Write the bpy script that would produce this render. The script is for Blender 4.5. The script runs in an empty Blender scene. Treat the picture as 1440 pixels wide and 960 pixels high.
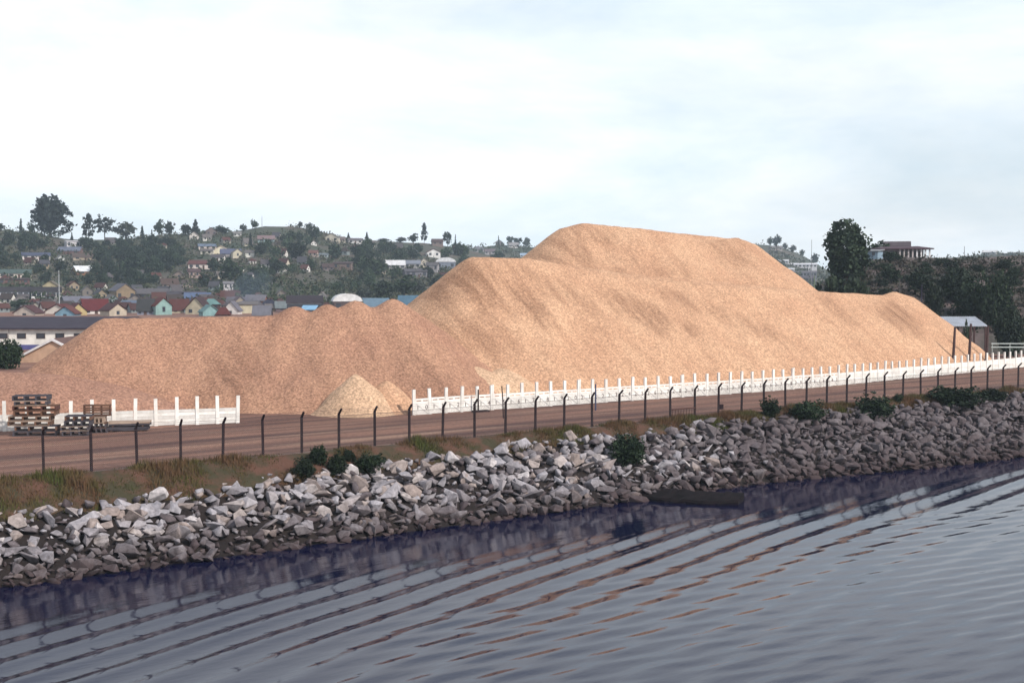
import bpy, bmesh, math, random
import numpy as np
from mathutils import Vector, Matrix
random.seed(7); RNG = np.random.default_rng(7)
SC = bpy.context.scene
COL = SC.collection
R = math.radians

# ---------------------------------------------------------------- camera, sky, sun
H = 10.2                                   # camera height above the yard (deck of a ship)
PITCH = math.atan(85 / 1800)
cam_d = bpy.data.cameras.new('camera'); cam = bpy.data.objects.new('camera', cam_d); COL.objects.link(cam)
cam_d.lens = 45; cam_d.sensor_width = 36; cam_d.clip_start = 0.5; cam_d.clip_end = 20000
cam.location = (0, 0, H); cam.rotation_euler = (R(90) - PITCH, 0, 0)
SC.camera = cam

SUN_EL, SUN_AZ = R(38), math.atan2(0.80, -0.60)   # azimuth from +Y towards +X: right and behind the camera
world = bpy.data.worlds.new('World'); SC.world = world; world.use_nodes = True
nt = world.node_tree; nt.nodes.clear()
def N(tree, t, **kw):
    n = tree.nodes.new(t)
    for k, v in kw.items(): setattr(n, k, v)
    return n
sky = N(nt, 'ShaderNodeTexSky', sky_type='NISHITA', sun_disc=False, sun_elevation=SUN_EL, sun_rotation=SUN_AZ, dust_density=2.0)
tc = N(nt, 'ShaderNodeTexCoord'); mp = N(nt, 'ShaderNodeMapping'); mp.inputs['Scale'].default_value = (1.0, 1.0, 3.2); mp.inputs['Location'].default_value = (2.3, .7, .4)
nz = N(nt, 'ShaderNodeTexNoise'); nz.inputs['Scale'].default_value = 2.2; nz.inputs['Detail'].default_value = 6; nz.inputs['Roughness'].default_value = 0.55
cr = N(nt, 'ShaderNodeMapRange'); cr.inputs['From Min'].default_value = 0.30; cr.inputs['From Max'].default_value = 0.62
cr.inputs['To Min'].default_value = 0.66; cr.inputs['To Max'].default_value = 0.97
mx = N(nt, 'ShaderNodeMix', data_type='RGBA'); cl = N(nt, 'ShaderNodeMix', data_type='RGBA'); cl.inputs['A'].default_value = (7.4, 8.8, 9.9, 1); cl.inputs['B'].default_value = (10.6, 11.0, 11.3, 1)
nz2 = N(nt, 'ShaderNodeTexNoise'); nz2.inputs['Scale'].default_value = 3.1; nz2.inputs['Detail'].default_value = 7; nz2.inputs['Roughness'].default_value = 0.6; nz2.inputs['Distortion'].default_value = .4
cr2 = N(nt, 'ShaderNodeMapRange'); cr2.inputs['From Min'].default_value = 0.26; cr2.inputs['From Max'].default_value = 0.58
bg = N(nt, 'ShaderNodeBackground'); bg.inputs['Strength'].default_value = 0.1
wo = N(nt, 'ShaderNodeOutputWorld')
L = nt.links.new
L(mp.outputs['Vector'], nz2.inputs['Vector']); L(nz2.outputs['Fac'], cr2.inputs['Value']); L(cr2.outputs['Result'], cl.inputs['Factor']); L(cl.outputs['Result'], mx.inputs['B']); L(tc.outputs['Generated'], mp.inputs['Vector']); L(mp.outputs['Vector'], nz.inputs['Vector']); L(nz.outputs['Fac'], cr.inputs['Value'])
sx = N(nt, 'ShaderNodeSeparateXYZ'); L(tc.outputs['Generated'], sx.inputs['Vector'])
el = N(nt, 'ShaderNodeMapRange'); el.inputs['From Min'].default_value = 0.30; el.inputs['From Max'].default_value = 0.85; el.inputs['To Min'].default_value = 1.0; el.inputs['To Max'].default_value = 0.15; L(sx.outputs['Z'], el.inputs['Value'])   # the veil of cloud thins towards the zenith
ml = N(nt, 'ShaderNodeMath', operation='MULTIPLY'); L(cr.outputs['Result'], ml.inputs[0]); L(el.outputs['Result'], ml.inputs[1]); L(ml.outputs[0], mx.inputs['Factor']); L(sky.outputs['Color'], mx.inputs['A']); L(mx.outputs['Result'], bg.inputs['Color']); L(bg.outputs['Background'], wo.inputs['Surface'])

sun_d = bpy.data.lights.new('sun', 'SUN'); sun = bpy.data.objects.new('sun', sun_d); COL.objects.link(sun)
sun_d.energy = 3.4; sun_d.angle = R(2); sun_d.color = (1.0, 0.93, 0.83)
sd = Vector((math.sin(SUN_AZ) * math.cos(SUN_EL), math.cos(SUN_AZ) * math.cos(SUN_EL), math.sin(SUN_EL)))
sun.rotation_euler = sd.to_track_quat('Z', 'Y').to_euler()
vs = SC.view_settings; vs.view_transform = 'Standard'; vs.look = 'None'; vs.exposure = 0.22; vs.gamma = 1.0; vs.use_curve_mapping = False
SC.cycles.volume_bounces = 0; SC.cycles.max_bounces = 6; SC.cycles.diffuse_bounces = 2; SC.cycles.use_denoising = True
HAZE = 0.00021

# ---------------------------------------------------------------- geometry of the view: pixel of the 1440x960 photo -> place
cp, sp = math.cos(PITCH), math.sin(PITCH)
def ray(x, y):
    r, u = (x - 720) / 1800, (480 - y) / 1800
    return r, cp + u * sp, u * cp - sp
def P(x, y, z=0.0):
    r, f, k = ray(x, y); t = (z - H) / k
    return r * t, f * t, z
def PD(x, y, D):
    r, f, k = ray(x, y); t = D / f
    return r * t, D, H + k * t
def px_of(X, Y, Z):
    f = Y * cp - (Z - H) * sp; u = Y * sp + (Z - H) * cp
    return 720 + 1800 * X / f, 480 - 1800 * u / f
WATER = -3.8
EU, EV = (0.802, 0.597), (-0.597, 0.802)     # along the shore fence / towards the land
O0 = (-24.4, 66.3)
def UV(u, v): return O0[0] + u * EU[0] + v * EV[0], O0[1] + u * EU[1] + v * EV[1]
def toUV(X, Y):
    a, b = X - O0[0], Y - O0[1]
    return a * EU[0] + b * EU[1], a * EV[0] + b * EV[1]

# ---------------------------------------------------------------- numpy noise
def vnoise(x, y, seed=0):
    x = np.asarray(x, float); y = np.asarray(y, float)
    xi = np.floor(x).astype(np.int64); yi = np.floor(y).astype(np.int64); fx = x - xi; fy = y - yi
    def h(a, b):
        n = (a * 374761393 + b * 668265263 + seed * 974711) & 0x7fffffff
        n = ((n ^ (n >> 13)) * 1274126177) & 0x7fffffff
        return ((n ^ (n >> 16)) & 0xffff) / 65535.0
    sx = fx * fx * (3 - 2 * fx); sy = fy * fy * (3 - 2 * fy)
    return (h(xi, yi) * (1 - sx) + h(xi + 1, yi) * sx) * (1 - sy) + (h(xi, yi + 1) * (1 - sx) + h(xi + 1, yi + 1) * sx) * sy
def fbm(x, y, seed=0, o=4):
    s, a, t = 0, 1, 0
    for k in range(o):
        s = s + a * (vnoise(x * 2 ** k, y * 2 ** k, seed + k) - .5); t += a; a *= .5
    return s / t * 2
def sstep(a, b, x):
    t = np.clip((np.asarray(x, float) - a) / (b - a), 0, 1); return t * t * (3 - 2 * t)

# ---------------------------------------------------------------- object helpers
def link(o, parent=None):
    COL.objects.link(o)
    if parent is not None: o.parent = parent
    return o
def tag(o, label=None, cat=None, group=None, kind=None):
    if label: o['label'] = label
    if cat: o['category'] = cat
    if group: o['group'] = group
    if kind: o['kind'] = kind
    return o
def empty(name, loc, rz=0.0):
    o = bpy.data.objects.new(name, None); o.location = loc; o.rotation_euler = (0, 0, rz); o.empty_display_size = .3
    return link(o)
def obj(name, me, parent=None, loc=(0, 0, 0), rot=(0, 0, 0), scale=(1, 1, 1)):
    o = bpy.data.objects.new(name, me); o.location = loc; o.rotation_euler = rot; o.scale = scale
    return link(o, parent)
def mesh_np(name, V, F, m=None, smooth=False):
    me = bpy.data.meshes.new(name)
    V = np.asarray(V, np.float32); F = np.asarray(F, np.int32)
    k = F.shape[1]
    me.vertices.add(len(V)); me.vertices.foreach_set('co', V.ravel())
    me.loops.add(F.size); me.loops.foreach_set('vertex_index', F.ravel())
    me.polygons.add(len(F)); me.polygons.foreach_set('loop_start', np.arange(0, F.size, k, dtype=np.int32))
    me.polygons.foreach_set('loop_total', np.full(len(F), k, np.int32))
    if smooth: me.polygons.foreach_set('use_smooth', np.ones(len(F), bool))
    me.update(calc_edges=True)
    if m: me.materials.append(m)
    return me
class MB:
    def __init__(s): s.v = []; s.f = []
    def add(s, vs, fs):
        b = len(s.v); s.v += [tuple(p) for p in vs]; s.f += [tuple(i + b for i in f) for f in fs]; return s
    def box(s, x0, x1, y0, y1, z0, z1):
        return s.add([(x0, y0, z0), (x1, y0, z0), (x1, y1, z0), (x0, y1, z0), (x0, y0, z1), (x1, y0, z1), (x1, y1, z1), (x0, y1, z1)],
                     [(3, 2, 1, 0), (4, 5, 6, 7), (0, 1, 5, 4), (1, 2, 6, 5), (2, 3, 7, 6), (3, 0, 4, 7)])
    def tube(s, pts, rad, n=6):
        pts = [Vector(p) for p in pts]; rad = rad if isinstance(rad, (list, tuple)) else [rad] * len(pts)
        vs, fs = [], []
        for i, p in enumerate(pts):
            d = (pts[min(i + 1, len(pts) - 1)] - pts[max(i - 1, 0)]).normalized()
            a = d.orthogonal().normalized(); b = d.cross(a)
            if abs(d.z) > .5: a = Vector((1, 0, 0)); a = (a - d * a.dot(d)).normalized(); b = d.cross(a)
            for k in range(n):
                t = 2 * math.pi * (k + .5) / n; vs.append(p + (a * math.cos(t) + b * math.sin(t)) * rad[i])
        for i in range(len(pts) - 1):
            for k in range(n): fs.append((i * n + k, i * n + (k + 1) % n, (i + 1) * n + (k + 1) % n, (i + 1) * n + k))
        fs.append(tuple(range(n))[::-1]); fs.append(tuple(range((len(pts) - 1) * n, len(pts) * n)))
        return s.add(vs, fs)
    def prism(s, prof, y0, y1):                 # profile in x,z extruded along y
        n = len(prof)
        return s.add([(x, y0, z) for x, z in prof] + [(x, y1, z) for x, z in prof],
                     [tuple(range(n)), tuple(range(2 * n - 1, n - 1, -1))] + [((i + 1) % n, i, n + i, n + (i + 1) % n) for i in range(n)])
    def me(s, name, m=None):
        me = bpy.data.meshes.new(name); me.from_pydata(s.v, [], s.f); me.update()
        if m: me.materials.append(m)
        return me
    def build(s, name, m=None, parent=None, **kw): return obj(name, s.me(name, m), parent, **kw)

# ---------------------------------------------------------------- materials
def lin(r, g, b): return tuple(((c / 255) / 12.92 if c / 255 <= .04045 else ((c / 255 + .055) / 1.055) ** 2.4) for c in (r, g, b))
MATS = {}
def mat(name, c1, c2=None, scale=1.0, rough=.8, bump=0.0, bscale=None, rnd=0.0, coord='Object', stretch=(1, 1, 1), spec=.3, lo=.35, hi=.65, rotz=0.0):
    if name in MATS: return MATS[name]
    m = bpy.data.materials.new(name); m.use_nodes = True; t = m.node_tree; b = t.nodes['Principled BSDF']; l = t.links.new
    b.inputs['Roughness'].default_value = rough; b.inputs['Specular IOR Level'].default_value = spec
    tcn = N(t, 'ShaderNodeTexCoord'); geo = N(t, 'ShaderNodeNewGeometry')
    src = geo.outputs['Position'] if coord == 'World' else tcn.outputs['Object']
    mpn = N(t, 'ShaderNodeMapping'); mpn.inputs['Scale'].default_value = stretch; mpn.inputs['Rotation'].default_value = (0, 0, rotz); l(src, mpn.inputs['Vector'])
    nz = N(t, 'ShaderNodeTexNoise'); nz.inputs['Scale'].default_value = scale; nz.inputs['Detail'].default_value = 5; nz.inputs['Roughness'].default_value = .65
    l(mpn.outputs['Vector'], nz.inputs['Vector'])
    mr = N(t, 'ShaderNodeMapRange'); mr.inputs['From Min'].default_value = lo; mr.inputs['From Max'].default_value = hi; l(nz.outputs['Fac'], mr.inputs['Value'])
    mix = N(t, 'ShaderNodeMix', data_type='RGBA'); c2 = c2 or tuple(c * .7 for c in c1)
    mix.inputs['A'].default_value = (*c1, 1); mix.inputs['B'].default_value = (*c2, 1); l(mr.outputs['Result'], mix.inputs['Factor'])
    out = mix.outputs['Result']
    if rnd:
        oi = N(t, 'ShaderNodeObjectInfo'); hs = N(t, 'ShaderNodeHueSaturation')
        r1 = N(t, 'ShaderNodeMapRange'); r1.inputs['To Min'].default_value = 1 - rnd; r1.inputs['To Max'].default_value = 1 + rnd
        l(oi.outputs['Random'], r1.inputs['Value']); l(r1.outputs['Result'], hs.inputs['Value']); l(out, hs.inputs['Color']); out = hs.outputs['Color']
    l(out, b.inputs['Base Color'])
    if bump:
        n2 = N(t, 'ShaderNodeTexNoise'); n2.inputs['Scale'].default_value = bscale or scale * 4; n2.inputs['Detail'].default_value = 4; l(mpn.outputs['Vector'], n2.inputs['Vector'])
        bp = N(t, 'ShaderNodeBump'); bp.inputs['Strength'].default_value = 1; bp.inputs['Distance'].default_value = bump; l(n2.outputs['Fac'], bp.inputs['Height']); l(bp.outputs['Normal'], b.inputs['Normal'])
    MATS[name] = m; return m

def chip_mat(name, pale, red):
    """wood chips: fine grain of pale and dark chips, broad bands where moist chips slid, darker where the 'moist' layer says so"""
    m = bpy.data.materials.new(name); m.use_nodes = True; t = m.node_tree; b = t.nodes['Principled BSDF']; l = t.links.new
    b.inputs['Roughness'].default_value = .95; b.inputs['Specular IOR Level'].default_value = .1
    geo = N(t, 'ShaderNodeNewGeometry')
    def noise(s, d=4, r=.6):
        n = N(t, 'ShaderNodeTexNoise'); n.inputs['Scale'].default_value = s; n.inputs['Detail'].default_value = d; n.inputs['Roughness'].default_value = r
        l(geo.outputs['Position'], n.inputs['Vector']); return n
    def rng(sock, a, bb, lo, hi):
        n = N(t, 'ShaderNodeMapRange'); n.inputs['From Min'].default_value = a; n.inputs['From Max'].default_value = bb; n.inputs['To Min'].default_value = lo; n.inputs['To Max'].default_value = hi
        l(sock, n.inputs['Value']); return n.outputs['Result']
    def mixc(f, A, B, typ='MIX'):
        n = N(t, 'ShaderNodeMix', data_type='RGBA', blend_type=typ)
        for k, v in (('A', A), ('B', B)):
            if isinstance(v, tuple): n.inputs[k].default_value = (*v, 1)
            else: l(v, n.inputs[k])
        if isinstance(f, float): n.inputs['Factor'].default_value = f
        else: l(f, n.inputs['Factor'])
        return n.outputs['Result']
    big = rng(noise(.16, 5).outputs['Fac'], .40, .68, 0.0, .75)
    c = mixc(big, pale, red)
    at = N(t, 'ShaderNodeAttribute', attribute_name='moist')
    ma = N(t, 'ShaderNodeMapping', vector_type='TEXTURE'); ma.inputs['Rotation'].default_value = (0, 0, .62); l(geo.outputs['Position'], ma.inputs['Vector'])
    mb2 = N(t, 'ShaderNodeMapping'); mb2.inputs['Scale'].default_value = (.75, .10, .12); l(ma.outputs['Vector'], mb2.inputs['Vector'])
    st = N(t, 'ShaderNodeTexNoise'); st.inputs['Scale'].default_value = 1.0; st.inputs['Detail'].default_value = 6; st.inputs['Roughness'].default_value = .65; l(mb2.outputs['Vector'], st.inputs['Vector'])
    c = mixc(rng(st.outputs['Fac'], .46, .70, 0.0, .55), c, tuple(v * .85 for v in red))     # tongues of chips that slid down
    mo = N(t, 'ShaderNodeMath', operation='MULTIPLY'); l(at.outputs['Fac'], mo.inputs[0]); l(rng(st.outputs['Fac'], .36, .60, .1, 1.0), mo.inputs[1])
    c = mixc(mo.outputs[0], c, tuple(v * .62 for v in red))
    fine = N(t, 'ShaderNodeTexVoronoi'); fine.inputs['Scale'].default_value = 8.5; l(geo.outputs['Position'], fine.inputs['Vector'])
    g = rng(noise(5.0, 8, .85).outputs['Fac'], .3, .7, .48, 1.5)
    c = mixc(1.0, c, g, 'MULTIPLY')
    sepc = N(t, 'ShaderNodeSeparateColor'); l(fine.outputs['Color'], sepc.inputs['Color'])
    g2 = rng(sepc.outputs['Red'], 0, 1, .72, 1.26)
    c = mixc(1.0, c, g2, 'MULTIPLY')
    l(c, b.inputs['Base Color'])
    bp = N(t, 'ShaderNodeBump'); bp.inputs['Strength'].default_value = 1; bp.inputs['Distance'].default_value = .13; l(noise(2.2, 6, .75).outputs['Fac'], bp.inputs['Height']); l(bp.outputs['Normal'], b.inputs['Normal'])
    return m

white = mat('white_paint', (.80, .79, .77), (.62, .59, .56), 1.3, .7, .004, 14, rnd=.09, lo=.42, hi=.72, coord='World')
white_old = mat('weathered_white', (.70, .69, .68), (.52, .50, .48), 1.6, .8, .004, 14)
steel_dark = mat('dark_post_paint', (.014, .009, .014), (.030, .016, .018), 6, .8, spec=.15)
wire_m = mat('wire', (.09, .07, .075), None, 4, .6)
digit_m = mat('digit_paint', (.06, .035, .04), None, 4, .8)
bark = mat('bark', (.06, .045, .035), (.03, .022, .018), 4, .9, .02)
window_m = mat('window_glass', (.025, .028, .04), (.05, .055, .07), 1, .2, spec=.5)
door_m = mat('door_paint', (.09, .05, .04), None, 2, .7)

# ---------------------------------------------------------------- ground, bank, water
def shore_w(u): return 7.3 + 3.0 * sstep(44, 70, u) + 5 * sstep(78, 96, u)      # width of the bank down to the water line
def grass_w(u): return 2.9 - 1.4 * sstep(2, 36, u) + .25 * fbm(np.asarray(u, float) * .25, np.asarray(u, float) * 0, 3, 3)
def bank_z(u, v):
    u = np.asarray(u, float); v = np.asarray(v, float)
    w = shore_w(u); s = np.clip((-v - .5) / (w - .5), 0, 2.2)
    return np.where(v > -.5, 0.0, WATER * s) 
def grid_mesh(name, xs, ys, zf, m, smooth=True, keep=None):
    X, Y = np.meshgrid(xs, ys); Z = zf(X, Y)
    n, k = X.shape
    idx = np.arange(n * k).reshape(n, k)
    F = np.stack([idx[:-1, :-1], idx[:-1, 1:], idx[1:, 1:], idx[1:, :-1]], -1).reshape(-1, 4)
    V = np.stack([X, Y, Z], -1).reshape(-1, 3)
    if keep is not None:
        kp = keep(X, Y, Z); c = kp[:-1, :-1] | kp[:-1, 1:] | kp[1:, 1:] | kp[1:, :-1]; F = F[c.ravel()]
        used = np.unique(F); mp_ = -np.ones(len(V), np.int64); mp_[used] = np.arange(len(used)); V = V[used]; F = mp_[F]
    return mesh_np(name, V, F, m, smooth)

rot_u = math.atan2(EU[1], EU[0])
def yard_material():
    m = bpy.data.materials.new('yard_dirt'); m.use_nodes = True; t = m.node_tree; b = t.nodes['Principled BSDF']; l = t.links.new
    b.inputs['Roughness'].default_value = .95; b.inputs['Specular IOR Level'].default_value = .15
    geo = N(t, 'ShaderNodeNewGeometry'); mpn = N(t, 'ShaderNodeMapping', vector_type='TEXTURE'); mpn.inputs['Rotation'].default_value = (0, 0, rot_u); l(geo.outputs['Position'], mpn.inputs['Vector'])
    def noise(scale, st, d=5, seed=0):
        a = N(t, 'ShaderNodeMapping'); a.inputs['Scale'].default_value = st; a.inputs['Location'].default_value = (seed, seed, 0); l(mpn.outputs['Vector'], a.inputs['Vector'])
        n = N(t, 'ShaderNodeTexNoise'); n.inputs['Scale'].default_value = scale; n.inputs['Detail'].default_value = d; n.inputs['Roughness'].default_value = .6; l(a.outputs['Vector'], n.inputs['Vector']); return n.outputs['Fac']
    def rng(s, a, bb, lo=0., hi=1.):
        n = N(t, 'ShaderNodeMapRange'); n.inputs['From Min'].default_value = a; n.inputs['From Max'].default_value = bb; n.inputs['To Min'].default_value = lo; n.inputs['To Max'].default_value = hi; l(s, n.inputs['Value']); return n.outputs['Result']
    def mixc(f, A, B, typ='MIX'):
        n = N(t, 'ShaderNodeMix', data_type='RGBA', blend_type=typ)
        for k, v in (('A', A), ('B', B)):
            if isinstance(v, tuple): n.inputs[k].default_value = (*v, 1)
            else: l(v, n.inputs[k])
        if isinstance(f, float): n.inputs['Factor'].default_value = f
        else: l(f, n.inputs['Factor'])
        return n.outputs['Result']
    c = mixc(rng(noise(.25, (.35, 1, 1)), .35, .65), (.30, .165, .122), (.205, .112, .088))
    c = mixc(rng(noise(.42, (.05, 1, 1), 5, 3), .44, .58, 0, .65), c, (.05, .03, .034))       # tyre ruts along the fence
    c = mixc(rng(noise(.6, (.05, 1, 1), 5, 9), .53, .66, 0, .7), c, (.40, .26, .19))        # strewn pale chips
    c = mixc(1.0, c, rng(noise(5, (1, 1, 1), 6), .3, .7, .65, 1.3), 'MULTIPLY')
    l(c, b.inputs['Base Color'])
    bp = N(t, 'ShaderNodeBump'); bp.inputs['Strength'].default_value = 1; bp.inputs['Distance'].default_value = .08; l(noise(1.2, (.15, 1, 1), 6, 4), bp.inputs['Height']); l(bp.outputs['Normal'], b.inputs['Normal'])
    return m
yard_m = yard_material()
# flat land as one sheet
us = np.concatenate([[-1500, -300], np.arange(-60, 160, 4.0), [400, 3000]]); vsn = np.concatenate([[-.5, 0, .6], np.arange(2, 60, 3.0), [90, 160, 400, 900, 4000]])
U, Vv = np.meshgrid(us, vsn); X, Y = UV(U, Vv)
n, k = U.shape; idx = np.arange(n * k).reshape(n, k)
F = np.stack([idx[:-1, :-1], idx[:-1, 1:], idx[1:, 1:], idx[1:, :-1]], -1).reshape(-1, 4)
o = obj('ground', mesh_np('ground', np.stack([X, Y, X * 0], -1).reshape(-1, 3), F, yard_m)); tag(o, kind='structure')
# bank
bank_m = mat('bank_soil', (.012, .009, .010), (.022, .016, .015), .8, .95, .05, 3, coord='World')
us = np.concatenate([[-1500, -200], np.arange(-60, 160, .8), [300, 3000]]); vsn = np.concatenate([[-.5], np.arange(-.9, -20, -.5), [-40]])
U, Vv = np.meshgrid(us, vsn); X, Y = UV(U, Vv); Z = bank_z(U, Vv) + np.where(Vv < -.8, .10 * fbm(X * .8, Y * .8, 5), 0)
n, k = U.shape; idx = np.arange(n * k).reshape(n, k)
F = np.stack([idx[1:, :-1], idx[1:, 1:], idx[:-1, 1:], idx[:-1, :-1]], -1).reshape(-1, 4)
o = obj('embankment', mesh_np('embankment', np.stack([X, Y, np.maximum(Z, -8)], -1).reshape(-1, 3), F, bank_m, True)); tag(o, kind='structure')

# water: swell crests of a ship's wake running in to the shore
water_m = bpy.data.materials.new('harbour_water'); water_m.use_nodes = True
t = water_m.node_tree; b = t.nodes['Principled BSDF']; l = t.links.new
b.inputs['Base Color'].default_value = (.004, .005, .026, 1); b.inputs['Roughness'].default_value = .018; b.inputs['IOR'].default_value = 1.33
geo = N(t, 'ShaderNodeNewGeometry'); mpn = N(t, 'ShaderNodeMapping', vector_type='TEXTURE'); mpn.inputs['Rotation'].default_value = (0, 0, R(45)); l(geo.outputs['Position'], mpn.inputs['Vector'])
mp2 = N(t, 'ShaderNodeMapping'); mp2.inputs['Scale'].default_value = (.45, 1.3, 1); l(mpn.outputs['Vector'], mp2.inputs['Vector'])
n1 = N(t, 'ShaderNodeTexNoise'); n1.inputs['Scale'].default_value = 2.6; n1.inputs['Detail'].default_value = 6; n1.inputs['Roughness'].default_value = .55; l(mp2.outputs['Vector'], n1.inputs['Vector'])
bp = N(t, 'ShaderNodeBump'); bp.inputs['Strength'].default_value = 1; bp.inputs['Distance'].default_value = .0065; l(n1.outputs['Fac'], bp.inputs['Height']); l(bp.outputs['Normal'], b.inputs['Normal'])
def crest(c): return np.cos(2 * np.pi * c) + .16 * np.cos(4 * np.pi * c + .9)
def wave_z(X, Y):
    u, v = toUV(X, Y); w = -v - 7.3
    r = np.hypot(X + 70, Y - 112)
    pn = fbm(X * .06, Y * .06, 21, 2)
    q1 = .819 * (X - 5.8) - .574 * (Y - 64.8) - .0012 * (.574 * (X - 5) + .819 * (Y - 60)) ** 2
    e1 = (.10 + .90 * sstep(5.5, 11.0, w)) * (1 - .50 * sstep(13, 26, w)) * (1 - .25 * sstep(2, 12, q1)) * (.95 + .8 * fbm(X * .09, Y * .09, 31, 3))
    z = .038 * e1 * (.75 + .5 * sstep(-.3, .3, fbm(X * .05 + 4, Y * .05, 35, 2))) * crest(q1 / 2.05 + .26 * pn)
    d = -.643 * X + .766 * Y + .0016 * (X * .766 + Y * .643) ** 2
    e2 = sstep(12, 18, w) * sstep(-12, 0, X) * (.8 + .7 * fbm(X * .12 + 9, Y * .12, 41, 2))
    z = z + .0105 * e2 * crest(-d / 1.2 + .25 * fbm(X * .08, Y * .08, 51, 2))
    e3 = sstep(18, 26, w) * sstep(-4, 6, X)
    z = z + .003 * e3 * np.sin(2 * np.pi * (d * .9 + .25 * X) / .75 + 2 * fbm(X * .2, Y * .2, 61, 2))
    return WATER + z
xs = np.arange(-48, 52.01, .2); ys = np.arange(36, 124.01, .2)
wm = grid_mesh('water', xs, ys, wave_z, water_m, True, keep=lambda X, Y, Z: toUV(X, Y)[1] < -3)
nb = len(wm.vertices)
o = obj('water', wm); tag(o, kind='structure')
mb = MB()
for (x0, x1, y0, y1) in ((-3000, -48, -600, 3000), (52, 3000, -600, 3000), (-48, 52, -600, 36)):
    mb.add([(x0, y0, WATER), (x1, y0, WATER), (x1, y1, WATER), (x0, y1, WATER)], [(0, 1, 2, 3)])
tag(mb.build('water', water_m), kind='structure')

# ---------------------------------------------------------------- town terrain
SKYX = [-400, -100, 0, 40, 100, 150, 200, 260, 300, 340, 370, 420, 450, 480, 540, 600, 640, 680, 740, 800, 900, 1050, 1200]
SKYY = [330, 322, 322, 326, 336, 336, 335, 331, 328, 325, 320, 320, 328, 334, 339, 341, 347, 358, 368, 375, 385, 400, 415]
RDX = [-400, 0, 300, 450, 700, 1200]; RDD = [720, 720, 760, 800, 900, 900]
D0 = 430.0
def hill_z(X, Y):
    X = np.asarray(X, float); Y = np.asarray(Y, float)
    x = 720 + 1800 * X / np.maximum(Y, 1); ys = np.interp(x, SKYX, SKYY); Dr = np.interp(x, RDX, RDD)
    tt = np.clip((Y - D0) / (Dr - D0), 0, 1)
    row = 437.7 + (ys - 437.7) * tt ** .92
    z = H - (row - 395) / 1800 * Y
    top = H - (ys - 395) / 1800 * Dr
    z = np.where(Y > Dr, top - (Y - Dr) * .05, z)
    z = z + sstep(440, 520, Y) * (1.6 * fbm(X * .02, Y * .02, 71, 4))
    return np.where(Y < D0, -.02 - (D0 - Y) * .01, z)
def hit(x, y, zf, Da, Db, step=1.0):
    for D in np.arange(Da, Db, step):
        X, Y, Z = PD(x, y, D)
        if Z <= float(zf(X, Y)): return X, Y, Z
    X, Y, Z = PD(x, y, Db); return X, Y, float(zf(X, Y))
hill_m = mat('hill_scrub_ground', (.045, .060, .040), (.095, .075, .062), .035, .95, .5, .4, coord='World', lo=.40, hi=.62)
xs = np.arange(-420, 420, 5.0); ys = np.arange(424, 1010, 5.0)
o = obj('hillside', grid_mesh('hillside', xs, ys, hill_z, hill_m)); tag(o, kind='structure')
FX = [300, 560, 640, 670, 700, 740, 800, 900, 1040, 1075, 1095, 1110, 1130, 1150, 1165, 1185, 1230, 1330, 1380, 1440, 1700]
FY = [380, 352, 346, 348, 343, 346, 352, 350, 344, 344, 346, 351, 359, 371, 380, 386, 380, 362, 357, 355, 352]
def far_z(X, Y):
    X = np.asarray(X, float); Y = np.asarray(Y, float)
    x = 720 + 1800 * X / Y; ys = np.interp(x, FX, FY); tt = np.clip((Y - 700) / (1150 - 700), 0, 1)
    row = 421 + (ys - 421) * tt ** .8; z = H - (row - 395) / 1800 * Y
    top = H - (ys - 395) / 1800 * 1150
    z = np.where(Y > 1150, top - (Y - 1150) * .04, z) + sstep(720, 900, Y) * 2.0 * fbm(X * .015, Y * .015, 81, 4)
    return z
xs = np.arange(-250, 760, 8.0); ys = np.arange(700, 1420, 8.0)
far_m = mat('far_hill_ground', (.050, .065, .045), (.10, .085, .07), .02, .95, .6, .3, coord='World', lo=.4, hi=.62)
o = obj('far_hill', grid_mesh('far_hill', xs, ys, far_z, far_m)); tag(o, kind='structure')
BX = [1100, 1135, 1150, 1165, 1185, 1205, 1230, 1300, 1330, 1440, 1700]
BY = [470, 440, 412, 393, 378, 367, 364, 363, 363, 359, 352]
def bluff_z(X, Y):
    X = np.asarray(X, float); Y = np.asarray(Y, float)
    x = 720 + 1800 * X / Y; ys = np.interp(x, BX, BY); tt = np.clip((Y - 178) / (238 - 178), 0, 1)
    row = 498.2 + (ys - 498.2) * tt ** .6; z = H - (row - 395) / 1800 * Y
    top = H - (ys - 395) / 1800 * 238
    z = np.where(Y > 238, top + (Y - 238) * .01, z) + sstep(180, 200, Y) * (1 - .7 * sstep(225, 238, Y)) * .9 * fbm(X * .08, Y * .08, 91, 4)
    return np.where(Y < 178, -.05, np.maximum(z, -.05))
bluff_m = mat('bluff_ground', (.05, .05, .042), (.125, .092, .092), .15, .95, .3, 1.2, coord='World', lo=.4, hi=.62)
xs = np.arange(36, 200, 2.0); ys = np.arange(176, 330, 2.0)
o = obj('bluff', grid_mesh('bluff', xs, ys, bluff_z, bluff_m)); tag(o, kind='structure')

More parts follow.
